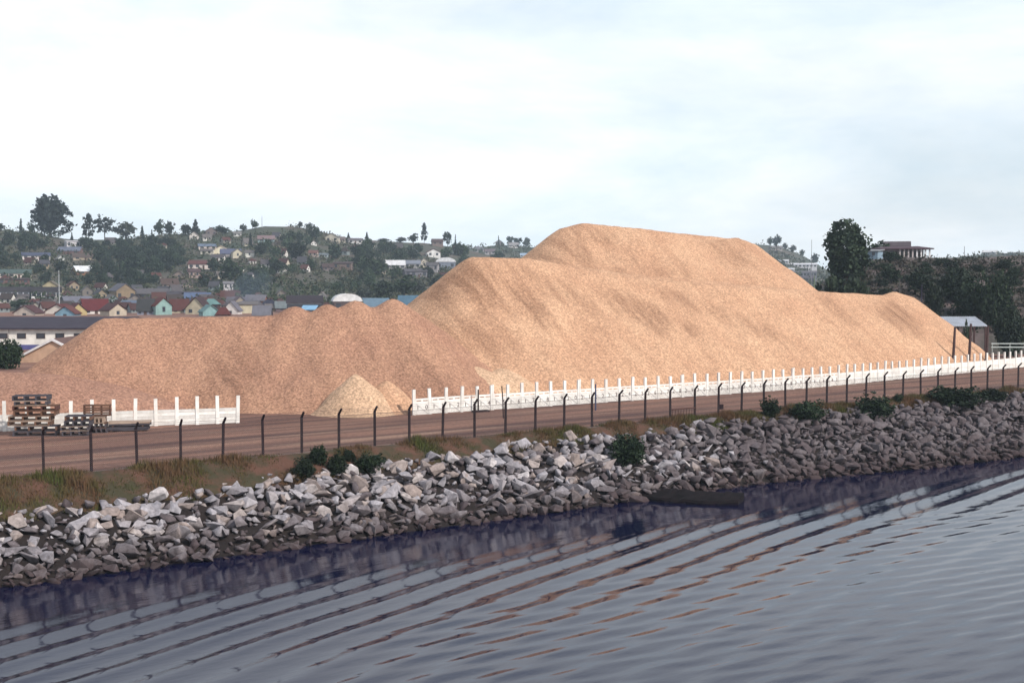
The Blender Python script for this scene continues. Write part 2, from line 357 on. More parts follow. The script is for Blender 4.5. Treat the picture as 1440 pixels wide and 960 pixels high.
# ---------------------------------------------------------------- wood chip piles
REPOSE = .75
FEN = [P(*q) for q in ((-300, 618), (-90, 610), (15, 606), (186, 600), (345, 594), (460, 589), (582, 583.5), (697, 576), (800, 569), (900, 562.5), (1006, 555.5), (1097, 549), (1184, 541.5), (1260, 533.5), (1340, 526), (1412, 519), (1500, 510))]
FENX, FENY = [p[0] for p in FEN], [p[1] for p in FEN]
def pile(name, ridges, m, label, slope=REPOSE, seed=1, step=.45, moist=(), rough=.16, rounding=.5, gul=.45, clip=True):
    """ridges: polylines of (px, py, depth); the heap is what chips poured along them leave at their angle of repose"""
    pts = []
    for rg in ridges:
        W = [PD(*q) for q in rg]
        if len(W) == 1: pts.append(W[0])
        for a, b2 in zip(W[:-1], W[1:]):
            k = max(2, int(math.dist(a, b2) / .6))
            pts += [tuple(a[i] + (b2[i] - a[i]) * j / k for i in range(3)) for j in range(k + 1)]
    pts = np.array(pts); rad = pts[:, 2] / slope + 1.5
    x0, x1 = (pts[:, 0] - rad).min(), (pts[:, 0] + rad).max(); y0, y1 = (pts[:, 1] - rad).min(), (pts[:, 1] + rad).max()
    X, Y = np.meshgrid(np.arange(x0, x1, step), np.arange(y0, y1, step))
    Z = np.full(X.shape, -9.0); near = np.full(X.shape, 1e9)
    wx = X + .6 * fbm(X * .12, Y * .12, seed, 3); wy = Y + .6 * fbm(X * .12, Y * .12, seed + 50, 3)
    for px, py, pz in pts:
        d = np.hypot(wx - px, wy - py)
        z = pz - slope * (np.sqrt(d * d + rounding ** 2) - rounding)
        Z = np.maximum(Z, z); near = np.minimum(near, d)
    ang = np.sin(near * .0) 
    edge = sstep(0, 1.5, near)
    Z = Z + edge * (rough * fbm(X * .25, Y * .25, seed + 9, 4) + gul * (fbm(X * .55, Y * .16, seed + 19, 3) * sstep(1, 6, near) * .6)) + .05 * fbm(X * .9, Y * .9, seed + 29, 3)
    fy = np.interp(X, FENX, FENY) if clip else -99; Z = np.minimum(Z, -.1 + .8 * (Y - fy - 1.0) * .82)
    toe = sstep(0, 1.6, Z); Z = np.where(Z < 1.6, -.25 + (Z + .25) * (.45 + .55 * toe), Z)
    n, k = X.shape; idx = np.arange(n * k).reshape(n, k)
    keep = Z > -.2; c = keep[:-1, :-1] | keep[:-1, 1:] | keep[1:, 1:] | keep[1:, :-1]
    F = np.stack([idx[:-1, :-1], idx[:-1, 1:], idx[1:, 1:], idx[1:, :-1]], -1)[c]
    used = np.unique(F); mp_ = -np.ones(n * k, np.int64); mp_[used] = np.arange(len(used))
    V = np.stack([X, Y, np.maximum(Z, -.25)], -1).reshape(-1, 3)[used]
    me = mesh_np(name, V, mp_[F], m, True)
    a = me.attributes.new('moist', 'FLOAT', 'POINT'); val = np.zeros(len(V))
    for (mx_, my_, mD, rx, ry, amt) in moist:
        c0 = PD(mx_, my_, mD); q = ((V[:, 0] - c0[0]) / rx) ** 2 + ((V[:, 1] - c0[1]) / ry) ** 2
        q = q * (1 + .9 * fbm(V[:, 0] * .5, V[:, 1] * .3, seed + 77, 4)); val = np.maximum(val, amt * np.clip(1.3 - q, 0, 1))
    a.data.foreach_set('value', val.astype(np.float32))
    o = obj(name, me); tag(o, label, 'wood chip pile', 'heaps of wood chips in the yard'); return o
chips_main = chip_mat('wood_chips', (.545, .34, .222), (.44, .25, .16))
chips_old = chip_mat('older_wood_chips', (.415, .24, .162), (.33, .18, .127))
chips_pale = chip_mat('fresh_wood_chips', (.58, .395, .268), (.50, .33, .22))
chips_red = chip_mat('reddish_wood_chips', (.36, .205, .148), (.29, .155, .115))
pile('woodchip_pile', [[(668, 361, 123), (745, 363, 127), (900, 390, 132), (1020, 400, 137), (1140, 409, 144), (1200, 412, 149), (1240, 415, 152)], [(1240, 415, 152), (1256, 410, 154), (1275, 417, 156)],
                       [(735, 364, 138), (900, 386, 143), (1020, 397, 149), (1130, 407, 155)], [(725, 364, 131), (760, 368, 137)]], chips_main,
     'broad lower wood chip heap stretching behind the numbered white fence', seed=3,
     moist=[(690, 375, 119, 5.5, 3.5, 1), (660, 400, 113, 4, 3, .5), (900, 405, 126, 5, 2.2, .8), (1266, 425, 147, 2.6, 3.5, .9), (1010, 402, 131, 9, 1.6, .5), (1180, 414, 142, 3, 2, .5), (760, 372, 123, 5, 2, .45)])
pile('woodchip_pile', [[(794, 320, 152), (822, 313.5, 154), (900, 321, 156), (950, 328, 158), (975, 335, 160), (1000, 338, 160), (1036, 334, 162), (1056, 342, 163)],
                       [(822, 314, 166), (1036, 336, 174)]], chips_main,
     'tallest wood chip heap with a long crest against the sky', seed=5, moist=[(790, 335, 147, 5, 3, .7), (1010, 342, 158, 5, 2, .35), (820, 322, 152, 4, 2, .5), (1000, 392, 148, 8, 3, .4)])
pile('woodchip_pile', [[(148, 447, 107), (250, 446, 108), (340, 445, 108), (400, 442, 109), (500, 440, 110), (575, 438, 112)],
                       [(415, 430, 109)], [(460, 427, 109)], [(500, 422, 110)], [(552, 420, 111)]], chips_old,
     'long reddish wood chip heap with small peaks behind the plain white fence', seed=9, rounding=.6,
     moist=[(325, 480, 101, 2.2, 4, .7), (590, 470, 102, 4, 4, .55), (500, 470, 101, 5, 3, .3)])
pile('woodchip_pile', [[(-90, 520, 96), (0, 522, 96), (80, 527, 95), (150, 540, 95), (215, 560, 95)]], chips_red, 'low dark reddish chip mound behind the pallet stacks', seed=13, slope=.5, step=.3, rounding=2)
pile('woodchip_pile', [[(501, 526, 98.4)]], chips_pale, 'small pale cone of fresh chips in the gap between white fences', seed=15, slope=.85, step=.22, rounding=.15, rough=.12, clip=False)
pile('woodchip_pile', [[(547, 535, 100)]], chips_main, 'small chip cone just left of the first numbered panel', seed=17, slope=.8, step=.22, rounding=.3, rough=.12, clip=False)
pile('woodchip_pile', [[(661, 511, 108.5)], [(708, 517, 110)]], chips_pale, 'pale knobbly chip heap behind the first numbered fence bays', seed=19, slope=.62, step=.25, rounding=.8, rough=.35)

# ---------------------------------------------------------------- white precast fences
def resample(pts, d):
    out = [Vector(pts[0]).to_2d()]; rest = d; a = out[0]
    for q in pts[1:]:
        q = Vector(q).to_2d()
        while (q - a).length >= rest:
            a = a + (q - a).normalized() * rest; out.append(a); rest = d
        rest -= (q - a).length; a = q
    return out
def smooth_line(px, n=60):
    W = [P(x, y)[:2] for x, y in px]; W = np.array(W); s = np.concatenate([[0], np.cumsum(np.hypot(*np.diff(W, axis=0).T))])
    q = np.linspace(0, s[-1], n); k = 9
    X = np.interp(q, s, W[:, 0]); Y = np.interp(q, s, W[:, 1])
    Xp = np.pad(X, k // 2, 'reflect', reflect_type='odd'); Yp = np.pad(Y, k // 2, 'reflect', reflect_type='odd')
    return list(zip(np.convolve(Xp, np.ones(k) / k, 'valid'), np.convolve(Yp, np.ones(k) / k, 'valid')))
BAY = 1.42
def digits_mesh(s):
    cu = bpy.data.curves.new('digit', 'FONT'); cu.body = s; cu.size = .5; cu.extrude = .006; cu.align_x = 'CENTER'; cu.resolution_u = 2
    to = bpy.data.objects.new('digit', cu); COL.objects.link(to)
    me = bpy.data.meshes.new_from_object(to.evaluated_get(bpy.context.evaluated_depsgraph_get())); bpy.data.objects.remove(to); bpy.data.curves.remove(cu)
    me.materials.clear(); me.materials.append(digit_m); return me
DIG = {c: digits_mesh(c) for c in '0123456789'}
def post_me(h, w=.24, d=.15):
    m = MB().box(-w / 2, w / 2, -d / 2, d / 2, -.1, h); return m.me('post', white)
PM = [post_me(1.98), post_me(2.03), post_me(1.94)]
TWIN = MB().box(-.19, -.015, -.075, .075, -.1, 2.0).box(.015, .13, -.06, .09, -.1, 2.04).me('post', white)
Lp = BAY - .245
g = .02
panel_me = MB().box(-Lp / 2, Lp / 2, -.03, .03, .03, 1.04).box(-Lp / 2, -Lp / 2 + .10, -.028, .028, 1.043, 1.12).box(-.07, .07, -.028, .028, 1.043, 1.12).box(Lp / 2 - .08, Lp / 2, -.028, .028, 1.043, 1.12).me('panel', white)
rail_me = MB().box(-Lp / 2, Lp / 2, -.035, .035, 1.123, 1.26).me('rail', white)
brace_me = MB().add([(-Lp / 2 + .05, -.033, .84), (Lp / 2 - .1, -.033, .06), (Lp / 2 - .06, -.033, .085), (-Lp / 2 + .09, -.033, .865), (-Lp / 2 + .05, -.045, .84), (Lp / 2 - .1, -.045, .06), (Lp / 2 - .06, -.045, .085), (-Lp / 2 + .09, -.045, .865)],
        [(4, 5, 6, 7), (0, 1, 5, 4), (3, 7, 6, 2), (1, 2, 6, 5), (0, 4, 7, 3)]).me('brace', mat('brace_grey', (.55, .53, .54), None, 3))
slab_me = MB().box(-Lp / 2, Lp / 2, -.03, .03, .02, .62).me('panel', white); slab2_me = MB().box(-Lp / 2, Lp / 2, -.028, .028, .625, 1.2).me('panel', white)
board_me = [MB().box(-Lp / 2, Lp / 2, -.03 + .004 * (i % 2), .03, .03 + i * .222, .03 + i * .222 + .208).me('board', white if i % 2 else white_old) for i in range(5)]
def white_fence(px, label, numbered):
    line = smooth_line(px); pts = resample(line, BAY)
    root = empty('concrete_fence', (*pts[0], 0)); tag(root, label, 'fence')
    base = Vector((*pts[0], 0))
    for i, p in enumerate(pts):
        q = pts[min(i + 1, len(pts) - 1)]; a = pts[max(i - 1, 0)]; ang = math.atan2((q - a).y, (q - a).x)
        me = random.choice(PM) if not (numbered and i in (5, 11, 19, 29)) else TWIN
        obj('post', me, root, Vector((p.x, p.y, 0)) - base, (random.gauss(0, .012), random.gauss(0, .014), ang), (1, 1, random.uniform(.985, 1.02)))
        if i == len(pts) - 1: break
        c = (p + q) / 2; ang = math.atan2((q - p).y, (q - p).x); loc = Vector((c.x, c.y, random.uniform(-.02, .02))) - base; rot = (0, random.gauss(0, .004), ang)
        if not numbered:
            for me in board_me: obj('board', me, root, loc, (random.gauss(0, .01), random.gauss(0, .003), ang))
        elif i < 34:
            pn = obj('panel', panel_me, root, loc, rot); obj('rail', rail_me, root, loc, rot); obj('brace', brace_me, pn)
            s = str(10 + i)
            obj('digit', DIG[s[0]], pn, (-.38, -.038, .42), (R(90), 0, 0)); obj('digit', DIG[s[1]], pn, (.38, -.038, .42), (R(90), 0, 0))
        else:
            obj('panel', slab_me, root, loc, rot); obj('panel', slab2_me, root, loc, rot)
    return root
white_fence([(345, 594), (270, 597), (186, 600), (101, 603), (15, 606), (-90, 610)][::-1], 'white fence of plain horizontal boards behind the pallet stacks', False)
white_fence([(582, 583.5), (697, 576), (800, 569), (900, 562.5), (1006, 555.5), (1097, 549), (1184, 541.5), (1260, 533.5), (1340, 526), (1412, 519), (1500, 510)], 'white fence with numbered panels and tall posts before the big chip heap', True)

# ---------------------------------------------------------------- shore fence with cranked posts
fence = empty('chainlink_fence', (*O0, 0), rot_u); tag(fence, 'dark cranked-post wire fence along the top of the rock bank', 'fence')
STEP = 2.49; n0, n1 = -4, 50
a_mb = MB(); a_mb.box(-.06, .06, -.06, .06, -.2, 2.2)
a_mb.add([(-.06, .06, 2.2), (.06, .06, 2.2), (.06, -.06, 2.2), (-.06, -.06, 2.2), (-.045, -.27, 2.56), (.045, -.27, 2.56), (.045, -.35, 2.50), (-.045, -.35, 2.50)], [(0, 1, 5, 4), (2, 3, 7, 6), (0, 4, 7, 3), (1, 2, 6, 5), (4, 5, 6, 7)])
post_m = a_mb.me('post', steel_dark)
for k in range(n0, n1):
    obj('post', post_m, fence, (k * STEP, 0, 0), (random.gauss(0, .010), random.gauss(0, .020), random.gauss(0, .08)), (1, 1, random.uniform(.985, 1.015)))
ux0, ux1 = n0 * STEP, (n1 - 1) * STEP
for (yy, zz, rr) in ((-.13, 2.30, .006), (-.22, 2.42, .006), (-.31, 2.53, .006), (-.065, 2.12, .010), (-.065, 1.08, .007), (-.065, .12, .007)):
    m = MB(); pts = []
    for k in range(n0, n1 - 1):
        for j in range(3): pts.append(((k + j / 3) * STEP, yy, zz - (.02 if j else 0) + random.gauss(0, .006)))
    m.tube(pts, rr, 4); m.build('wire', wire_m, fence)
V, F = [], []
x = ux0; hgt = 2.1; sp_ = .11
while x < ux1 - hgt:                                     # the netting: two sets of slanted wires
    for (xa, xb, yo) in ((x, x + hgt, -.072), (x + hgt, x, -.066)):
        bI = len(V); r_ = .0075
        V += [(xa - r_, yo, .03), (xa + r_, yo, .03), (xb + r_, yo, .03 + hgt), (xb - r_, yo, .03 + hgt), (xa, yo - r_, .03), (xb, yo - r_, .03 + hgt)]
        F += [(bI, bI + 4, bI + 5, bI + 3), (bI + 4, bI + 1, bI + 2, bI + 5), (bI + 1, bI, bI + 3, bI + 2)]
    x += sp_
o = obj('netting', mesh_np('netting', V, F, wire_m), fence); o['kind'] = 'stuff'
m = MB(); m.box(ux0, ux1, -.10, .08, -.15, .07); m.build('kerb', mat('kerb_concrete', (.27, .22, .20), (.17, .14, .13), 1.2, .9), fence)
# low barred gate panel between two posts
def uvp(u, v, z=0): return (*UV(u, v), z)
gt = empty('gate_panel', uvp(18 * STEP, -.12), rot_u); tag(gt, 'low rusty barred gate panel wired between two fence posts', 'gate')
rust = mat('rusty_steel', (.05, .024, .024), (.09, .04, .03), 5, .85)
MB().box(.05, STEP - .05, -.03, .03, .80, .88).build('frame', rust, gt); MB().box(.05, STEP - .05, -.025, .025, .10, .16).build('frame', rust, gt)
for k in range(9): MB().box(.12 + k * .28, .15 + k * .28, -.012, .012, .162, .798).build('bar', rust, gt)
bx = empty('junction_box', uvp(20 * STEP + .22, -.02, .55), rot_u); tag(bx, 'small dark box fixed low on a shore fence post', 'box')
MB().box(-.14, .2, -.1, .1, 0, .32).build('case', steel_dark, bx); MB().box(-.16, .22, -.12, .12, .322, .36).build('lid', steel_dark, bx)
# loose uprights standing in the yard by the numbered fence
def upright(x, y0, y1, label, m, lean=0.0, r=.05, name='steel_post'):
    X, Y, _ = P(x, y1); Zt = PD(x, y0, Y)[2]
    mbx = MB(); mbx.tube([(0, 0, -.2), (lean * .4, 0, Zt * .55), (lean, 0, Zt)], [r, r * .95, r * .8], 8); mbx.tube([(lean, 0, Zt - .04), (lean, 0, Zt + .02)], [r * 1.0, r * .9], 8)
    o = mbx.build(name, m, None, loc=(X, Y, 0)); tag(o, label, 'post'); return o
blue_m = mat('blue_grey_paint', (.06, .08, .16), None, 3, .6)
upright(672.5, 548, 579, 'short dark steel post leaning on the numbered fence', steel_dark, .0, .07)
upright(708, 543, 588, 'thin bent dark pole rising behind a cranked fence post', steel_dark, -.12, .05)
upright(837.5, 540, 577, 'blue-grey steel post standing before the numbered fence', blue_m, 0, .07)
X, Y, _ = P(676, 579); m = MB(); m.box(-.75, .75, -.12, .12, 0, .09).box(-.7, .6, -.05, .13, .092, .15); o = m.build('plank', steel_dark, None, loc=(X, Y, .0), rot=(0, 0, R(28))); tag(o, 'dark planks lying at the foot of the numbered fence', 'plank')
pole_m = mat('pole_wood', (.085, .05, .05), (.05, .03, .032), 3, .9)
for (x, y0, D, lb) in ((1343, 460, 145, 'leftmost of three tall brown poles at the right end of the heap'), (1365.5, 455, 147, 'middle one of three tall brown poles at the right end of the heap'), (1389.5, 458, 149, 'rightmost of three tall brown poles beside the pale-roofed shed')):
    X, Y, Zt = PD(x, y0, D); m = MB(); m.tube([(-.22, 0, -.3), (-.08, 0, Zt * .6), (0, 0, Zt)], [.17, .15, .12], 8); o = m.build('wooden_pole', pole_m, None, loc=(X, Y, 0)); tag(o, lb, 'pole', 'tall brown poles')

# ---------------------------------------------------------------- pallets
wood_brown = mat('pallet_brown', (.16, .085, .055), (.09, .05, .04), 3, .9, stretch=(.4, 3, 3)); wood_grey = mat('pallet_grey', (.075, .07, .085), (.04, .035, .045), 3, .9, stretch=(.4, 3, 3))
wood_pale = mat('pallet_pale', (.42, .33, .27), (.25, .17, .13), 3, .9, stretch=(.4, 3, 3)); wood_red = mat('pallet_red', (.12, .05, .04), (.07, .03, .028), 3, .9)
PMESH = {}
def pallet(X, Y, z, w, label, mt, mb_, rz=0.0, d=1.2, upright_=False, h=.30):
    root = empty('wooden_pallet', (X, Y, z), rz); tag(root, label, 'pallet', 'stacked wooden pallets')
    tilt = (R(90), 0, 0) if upright_ else (0, 0, 0)
    hb = h - .10
    def part(nm, key, mm, loc, boxd):
        if key not in PMESH: PMESH[key] = MB().box(*boxd).me(nm, mm)
        obj(nm, PMESH[key], root, loc, tilt)
    nst = 4
    for k in range(nst):
        xx = -w / 2 + .06 + k * (w - .12) / (nst - 1)
        part('stringer', ('s', d, h, mb_.name), mb_, (xx, 0, 0), (-.05, .05, -d / 2, d / 2, .04, hb + .04)) if not upright_ else part('stringer', ('su', d, h, mb_.name), mb_, (xx, 0, .5 * d), (-.05, .05, -d / 2, d / 2, .04, hb + .04))
    nb_ = 5
    for k in range(nb_):
        yy = -d / 2 + .06 + k * (d - .12) / (nb_ - 1)
        for (za, zb) in (((hb + .042), (hb + .09)), (0, .038)):
            if za == 0 and k % 2: continue
            l3 = (0, 0, .5 * d) if upright_ else (0, 0, 0)
            part('deck_board', ('b', w, yy, za, d, mt.name), mt, l3, (-w / 2, w / 2, yy - .055, yy + .055, za, zb))
    # front fascia: two thin boards with a gap, as on a bin pallet
    return root
def at_px(x0, x1, D): return (PD((x0 + x1) / 2, 500, D)[0], (x1 - x0) / 1800 * D)
DS = 84.5
tiers = [(20, 79, wood_grey, wood_grey, 'bottom grey'), (23, 80, wood_grey, wood_brown, 'second from bottom, grey'), (13, 71, wood_pale, wood_brown, 'third from bottom, pale-edged'), (14, 72, wood_pale, wood_brown, 'fourth from bottom, pale-edged'),
         (21, 79, wood_brown, wood_brown, 'fifth from bottom, brown'), (20, 80, wood_brown, wood_red, 'sixth from bottom, brown'), (22, 67, wood_pale, wood_grey, 'next to the top, pale-edged'), (20, 68, wood_grey, wood_grey, 'topmost grey')]
for i, (a, b2, mt, mb_, lb) in enumerate(tiers):
    X, w = at_px(a, b2, DS); pallet(X, DS, i * .335, round(w, 1), lb + ' pallet of the tall stack at far left', mt, mb_, random.gauss(0, .03) + .12, 1.2, False, .33)
tiers2 = [(87, 124, wood_grey, wood_grey, 'bottom grey'), (86, 125, wood_pale, wood_grey, 'second pale-edged'), (91, 128, wood_grey, wood_grey, 'third dark'), (92, 129, wood_grey, wood_brown, 'fourth dark')]
for i, (a, b2, mt, mb_, lb) in enumerate(tiers2):
    X, w = at_px(a, b2, DS); pallet(X, DS, i * .335, round(w, 1), lb + ' pallet of the lower stack right of the tall one', mt, mb_, random.gauss(0, .03) + .15, 1.2, False, .33)
X, w = at_px(126, 150, 86); pallet(X, 86.2, 0, round(w, 1), 'dark pallet lying under the pale boards and upright pallet', wood_grey, wood_grey, .15, 1.2, False, .33); pallet(X - .1, 86.2, .335, round(w, 1), 'brown pallet under the pale boards and upright pallet', wood_brown, wood_grey, .2, 1.2, False, .33)
X, w = at_px(129, 144, 86.0); pallet(X, 86.1, .67, .9, 'short pale pallet directly below the upright one', wood_pale, wood_pale, .1, 1.1, False, .40)
X, w = at_px(113, 150, 85.6); pallet(X, 86.3, 1.10, round(w, 1), 'red-brown pallet set upright on top of the lower stack', wood_brown, wood_red, .1, .78, True, .3)
for i, (a, b2, lb, mm) in enumerate(((150, 208, 'bottom dark timber bundle of the long low stack', wood_grey), (152, 211, 'top pale-edged timber bundle of the long low stack', wood_pale))):
    X, w = at_px(a, b2, 87.0); root = empty('timber_bundle', (X, 87.0, i * .34), .20); tag(root, lb, 'timber', 'long low timber stack')
    for q in range(2): MB().box(-w / 2 + .3 + q * (w - .9), -w / 2 + .4 + q * (w - .9), -.6, .6, 0, .08).build('bearer', wood_brown, root)
    for q in range(4):
        for r_ in range(2): MB().box(-w / 2 + random.uniform(0, .1), w / 2 - random.uniform(0, .1), -.6 + q * .3, -.6 + q * .3 + .28, .084 + r_ * .122, .084 + r_ * .122 + .115).build('board', mm if r_ else wood_grey, root)

# ---------------------------------------------------------------- rocks of the bank
def rock_material():
    m = bpy.data.materials.new('granite_rock'); m.use_nodes = True; t = m.node_tree; b = t.nodes['Principled BSDF']; l = t.links.new
    b.inputs['Roughness'].default_value = .85; b.inputs['Specular IOR Level'].default_value = .25
    geo = N(t, 'ShaderNodeNewGeometry'); oi = N(t, 'ShaderNodeObjectInfo')
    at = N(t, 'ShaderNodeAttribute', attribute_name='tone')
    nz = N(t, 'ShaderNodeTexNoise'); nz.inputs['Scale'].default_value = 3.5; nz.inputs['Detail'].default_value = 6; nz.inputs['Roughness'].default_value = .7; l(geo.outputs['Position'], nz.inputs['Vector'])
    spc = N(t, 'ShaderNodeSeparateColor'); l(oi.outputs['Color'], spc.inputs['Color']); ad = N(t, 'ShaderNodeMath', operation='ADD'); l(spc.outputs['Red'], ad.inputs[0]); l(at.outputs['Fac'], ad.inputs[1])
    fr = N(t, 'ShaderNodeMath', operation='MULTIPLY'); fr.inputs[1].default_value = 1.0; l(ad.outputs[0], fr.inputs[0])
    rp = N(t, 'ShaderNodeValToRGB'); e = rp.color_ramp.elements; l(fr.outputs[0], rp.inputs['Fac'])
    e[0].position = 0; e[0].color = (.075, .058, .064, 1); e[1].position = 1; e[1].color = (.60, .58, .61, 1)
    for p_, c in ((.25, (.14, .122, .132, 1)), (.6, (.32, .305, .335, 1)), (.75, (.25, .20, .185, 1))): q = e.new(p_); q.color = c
    mr = N(t, 'ShaderNodeMapRange'); mr.inputs['From Min'].default_value = .3; mr.inputs['From Max'].default_value = .7; mr.inputs['To Min'].default_value = .55; mr.inputs['To Max'].default_value = 1.4; l(nz.outputs['Fac'], mr.inputs['Value'])
    mx = N(t, 'ShaderNodeMix', data_type='RGBA', blend_type='MULTIPLY'); mx.inputs['Factor'].default_value = 1; l(rp.outputs['Color'], mx.inputs['A']); l(mr.outputs['Result'], mx.inputs['B'])
    # tide band: wet, weed-stained stone near the water line
    sx = N(t, 'ShaderNodeSeparateXYZ'); l(geo.outputs['Position'], sx.inputs['Vector'])
    md = N(t, 'ShaderNodeMath', operation='MULTIPLY_ADD'); l(nz.outputs['Fac'], md.inputs[0]); md.inputs[1].default_value = 1.0; l(sx.outputs['Z'], md.inputs[2])
    wr = N(t, 'ShaderNodeMapRange'); wr.inputs['From Min'].default_value = WATER + .5; wr.inputs['From Max'].default_value = WATER + 2.1; l(md.outputs[0], wr.inputs['Value'])
    m2 = N(t, 'ShaderNodeMix', data_type='RGBA'); m2.inputs['A'].default_value = (.045, .029, .031, 1); l(mx.outputs['Result'], m2.inputs['B']); l(wr.outputs['Result'], m2.inputs['Factor'])
    l(m2.outputs['Result'], b.inputs['Base Color'])
    bp = N(t, 'ShaderNodeBump'); bp.inputs['Strength'].default_value = .8; bp.inputs['Distance'].default_value = .05; l(nz.outputs['Fac'], bp.inputs['Height']); l(bp.outputs['Normal'], b.inputs['Normal'])
    return m
rock_m = rock_material()
def rock_mesh(i):
    rr = random.Random(100 + i); bm = bmesh.new()
    sx, sy, sz = rr.uniform(.9, 1.6), rr.uniform(.7, 1.05), rr.uniform(.38, .8)
    for k in range(rr.randint(8, 13)):
        v = Vector((rr.gauss(0, 1), rr.gauss(0, 1), rr.gauss(0, 1))).normalized() * rr.uniform(.82, 1.05)
        bm.verts.new((v.x * sx, v.y * sy, v.z * sz))
    g_ = bmesh.ops.convex_hull(bm, input=bm.verts)
    bmesh.ops.delete(bm, geom=[v for v in bm.verts if not v.link_faces], context='VERTS')
    bmesh.ops.dissolve_limit(bm, angle_limit=R(18), verts=bm.verts, edges=bm.edges)
    bmesh.ops.bevel(bm, geom=list(bm.edges), offset=.022, segments=1, affect='EDGES', clamp_overlap=True)
    bmesh.ops.triangulate(bm, faces=bm.faces); bmesh.ops.recalc_face_normals(bm, faces=bm.faces)
    me = bpy.data.meshes.new('rock'); bm.to_mesh(me); bm.free(); me.materials.append(rock_m); return me
ROCKS = [rock_mesh(i) for i in range(28)]
cand = []
rr = random.Random(5)
def add_rock(u, v, r, lift):
    X, Y = UV(u, v); z = float(bank_z(u, v)) + lift
    cand.append((r, X, Y, z, rr.randrange(28), (rr.uniform(-.5, .5) - .3, rr.uniform(-.5, .5), rr.uniform(0, 6.28)), u, v))
u = -22.0
while u < 112:
    gw, sw = float(grass_w(u)), float(shore_w(u))
    v = gw + rr.uniform(-.1, .4)
    while v < sw + .4:
        r = rr.choice((.20, .25, .30, .34, .40, .48, .60)) * rr.uniform(.85, 1.15)
        add_rock(u + rr.uniform(-.3, .3), -v, r, r * .30 + rr.uniform(-.12, .22)); v += rr.uniform(.36, .54)
    u += .46
for k in range(1000):                                     # small stones wedged between, and a few strays in the grass
    u = rr.uniform(-20, 110); v = rr.uniform(float(grass_w(u)) - .5, float(shore_w(u)) + .3); add_rock(u, -v, rr.uniform(.10, .20), rr.uniform(.0, .2))
# big ones that stand out
for (x, y, r) in ((800, 684, .85), (540, 690, .9), (725, 695, .8), (700, 655, .7), (180, 745, .9), (400, 745, .85), (850, 700, .9), (860, 660, .8), (640, 700, .7), (1180, 650, .8), (930, 640, .7), (250, 715, .7), (1350, 600, .8)):
    best = min(((px_of(*UV(u, -v), float(bank_z(u, -v))), u, v) for u in np.arange(-15, 105, 1.0) for v in np.arange(1.5, 12, .5)), key=lambda q: (q[0][0] - x) ** 2 + (q[0][1] - y) ** 2)
    add_rock(best[1], -best[2], r * .78, r * .35)
vis = []
for c in cand:
    x, y = px_of(c[1], c[2], c[3]); on = -15 < x < 1455 and c[3] > WATER - .1
    vis.append(c[0] / c[2] if on else -1)
order = np.argsort(-np.array(vis)); keep = set(order[:295].tolist())
SV, SF, ST, off = [], [], [], 0
MARKS = ((-12, 'the far left corner'), (50, 'the tall pallet stack'), (124, 'the lower pallet stack'), (190, 'the long timber stack'), (270, 'the plain white fence'), (345, 'the plain white fence end'), (430, 'the bush clump'), (500, 'the pale chip cone'), (560, 'the gap between white fences'), (620, 'the first numbered panels'), (700, 'the bent dark pole'), (770, 'panel 18'), (837, 'the blue-grey post'),
         (880, 'the large round bush'), (960, 'the low gate panel'), (1012, 'the small junction box'), (1082, 'the small fence bush'), (1133, 'the wide ragged bush'), (1229, 'the overhanging bush'), (1300, 'the far tall posts'), (1345, 'the largest far bush'), (1400, 'the last far bush'))
def rock_label(x, u, v, r, tone, k):
    gw, sw = float(grass_w(u)), float(shore_w(u)); f = (-v - gw) / (sw - gw)
    band = 'at the grass edge' if f < .14 else 'high on the bank' if f < .36 else 'halfway down' if f < .6 else 'low on the bank' if f < .84 else 'at the waterline'
    big = 'big' if r > .64 else 'mid-sized' if r > .52 else 'smaller'
    col = 'dark' if tone < .2 else 'grey' if tone < .5 else 'pale grey' if tone < .7 else 'brownish' if tone < .82 else 'whitish'
    if f >= .84: col = 'dark wet'
    shp = ('angular', 'slabby', 'blocky', 'wedge-like')[k % 4]
    return '%s %s %s rock %s below %s' % (big, col, shp, band, min(MARKS, key=lambda q: abs(q[0] - x))[1])
geoc = []
for me in ROCKS:
    v = np.empty(len(me.vertices) * 3, np.float32); me.vertices.foreach_get('co', v); f = np.array([p.vertices[:] for p in me.polygons], np.int32); geoc.append((v.reshape(-1, 3), f))
for i, (r, X, Y, z, k, rot, u, v) in enumerate(cand):
    if i in keep:
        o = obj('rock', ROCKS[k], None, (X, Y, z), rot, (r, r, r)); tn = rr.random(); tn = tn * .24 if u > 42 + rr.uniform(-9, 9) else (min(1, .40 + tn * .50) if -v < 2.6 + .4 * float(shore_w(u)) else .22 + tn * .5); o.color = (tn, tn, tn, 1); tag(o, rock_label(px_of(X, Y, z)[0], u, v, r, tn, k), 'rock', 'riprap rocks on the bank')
    else:
        vv, ff = geoc[k]; Mx = np.array(Matrix.LocRotScale(Vector((X, Y, z)), Vector(rot).to_tuple() and __import__('mathutils').Euler(rot), Vector((r, r, r))))
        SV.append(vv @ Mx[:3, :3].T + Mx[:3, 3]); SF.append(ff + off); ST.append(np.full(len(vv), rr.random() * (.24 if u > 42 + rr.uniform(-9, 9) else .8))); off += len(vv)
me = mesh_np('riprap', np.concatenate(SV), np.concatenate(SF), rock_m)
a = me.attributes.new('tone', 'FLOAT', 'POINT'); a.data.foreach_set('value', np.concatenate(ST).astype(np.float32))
o = obj('riprap', me); o.color = (0, 0, 0, 1); tag(o, 'mass of grey broken stone covering the bank above the water', 'rocks', 'riprap rocks on the bank', 'stuff')
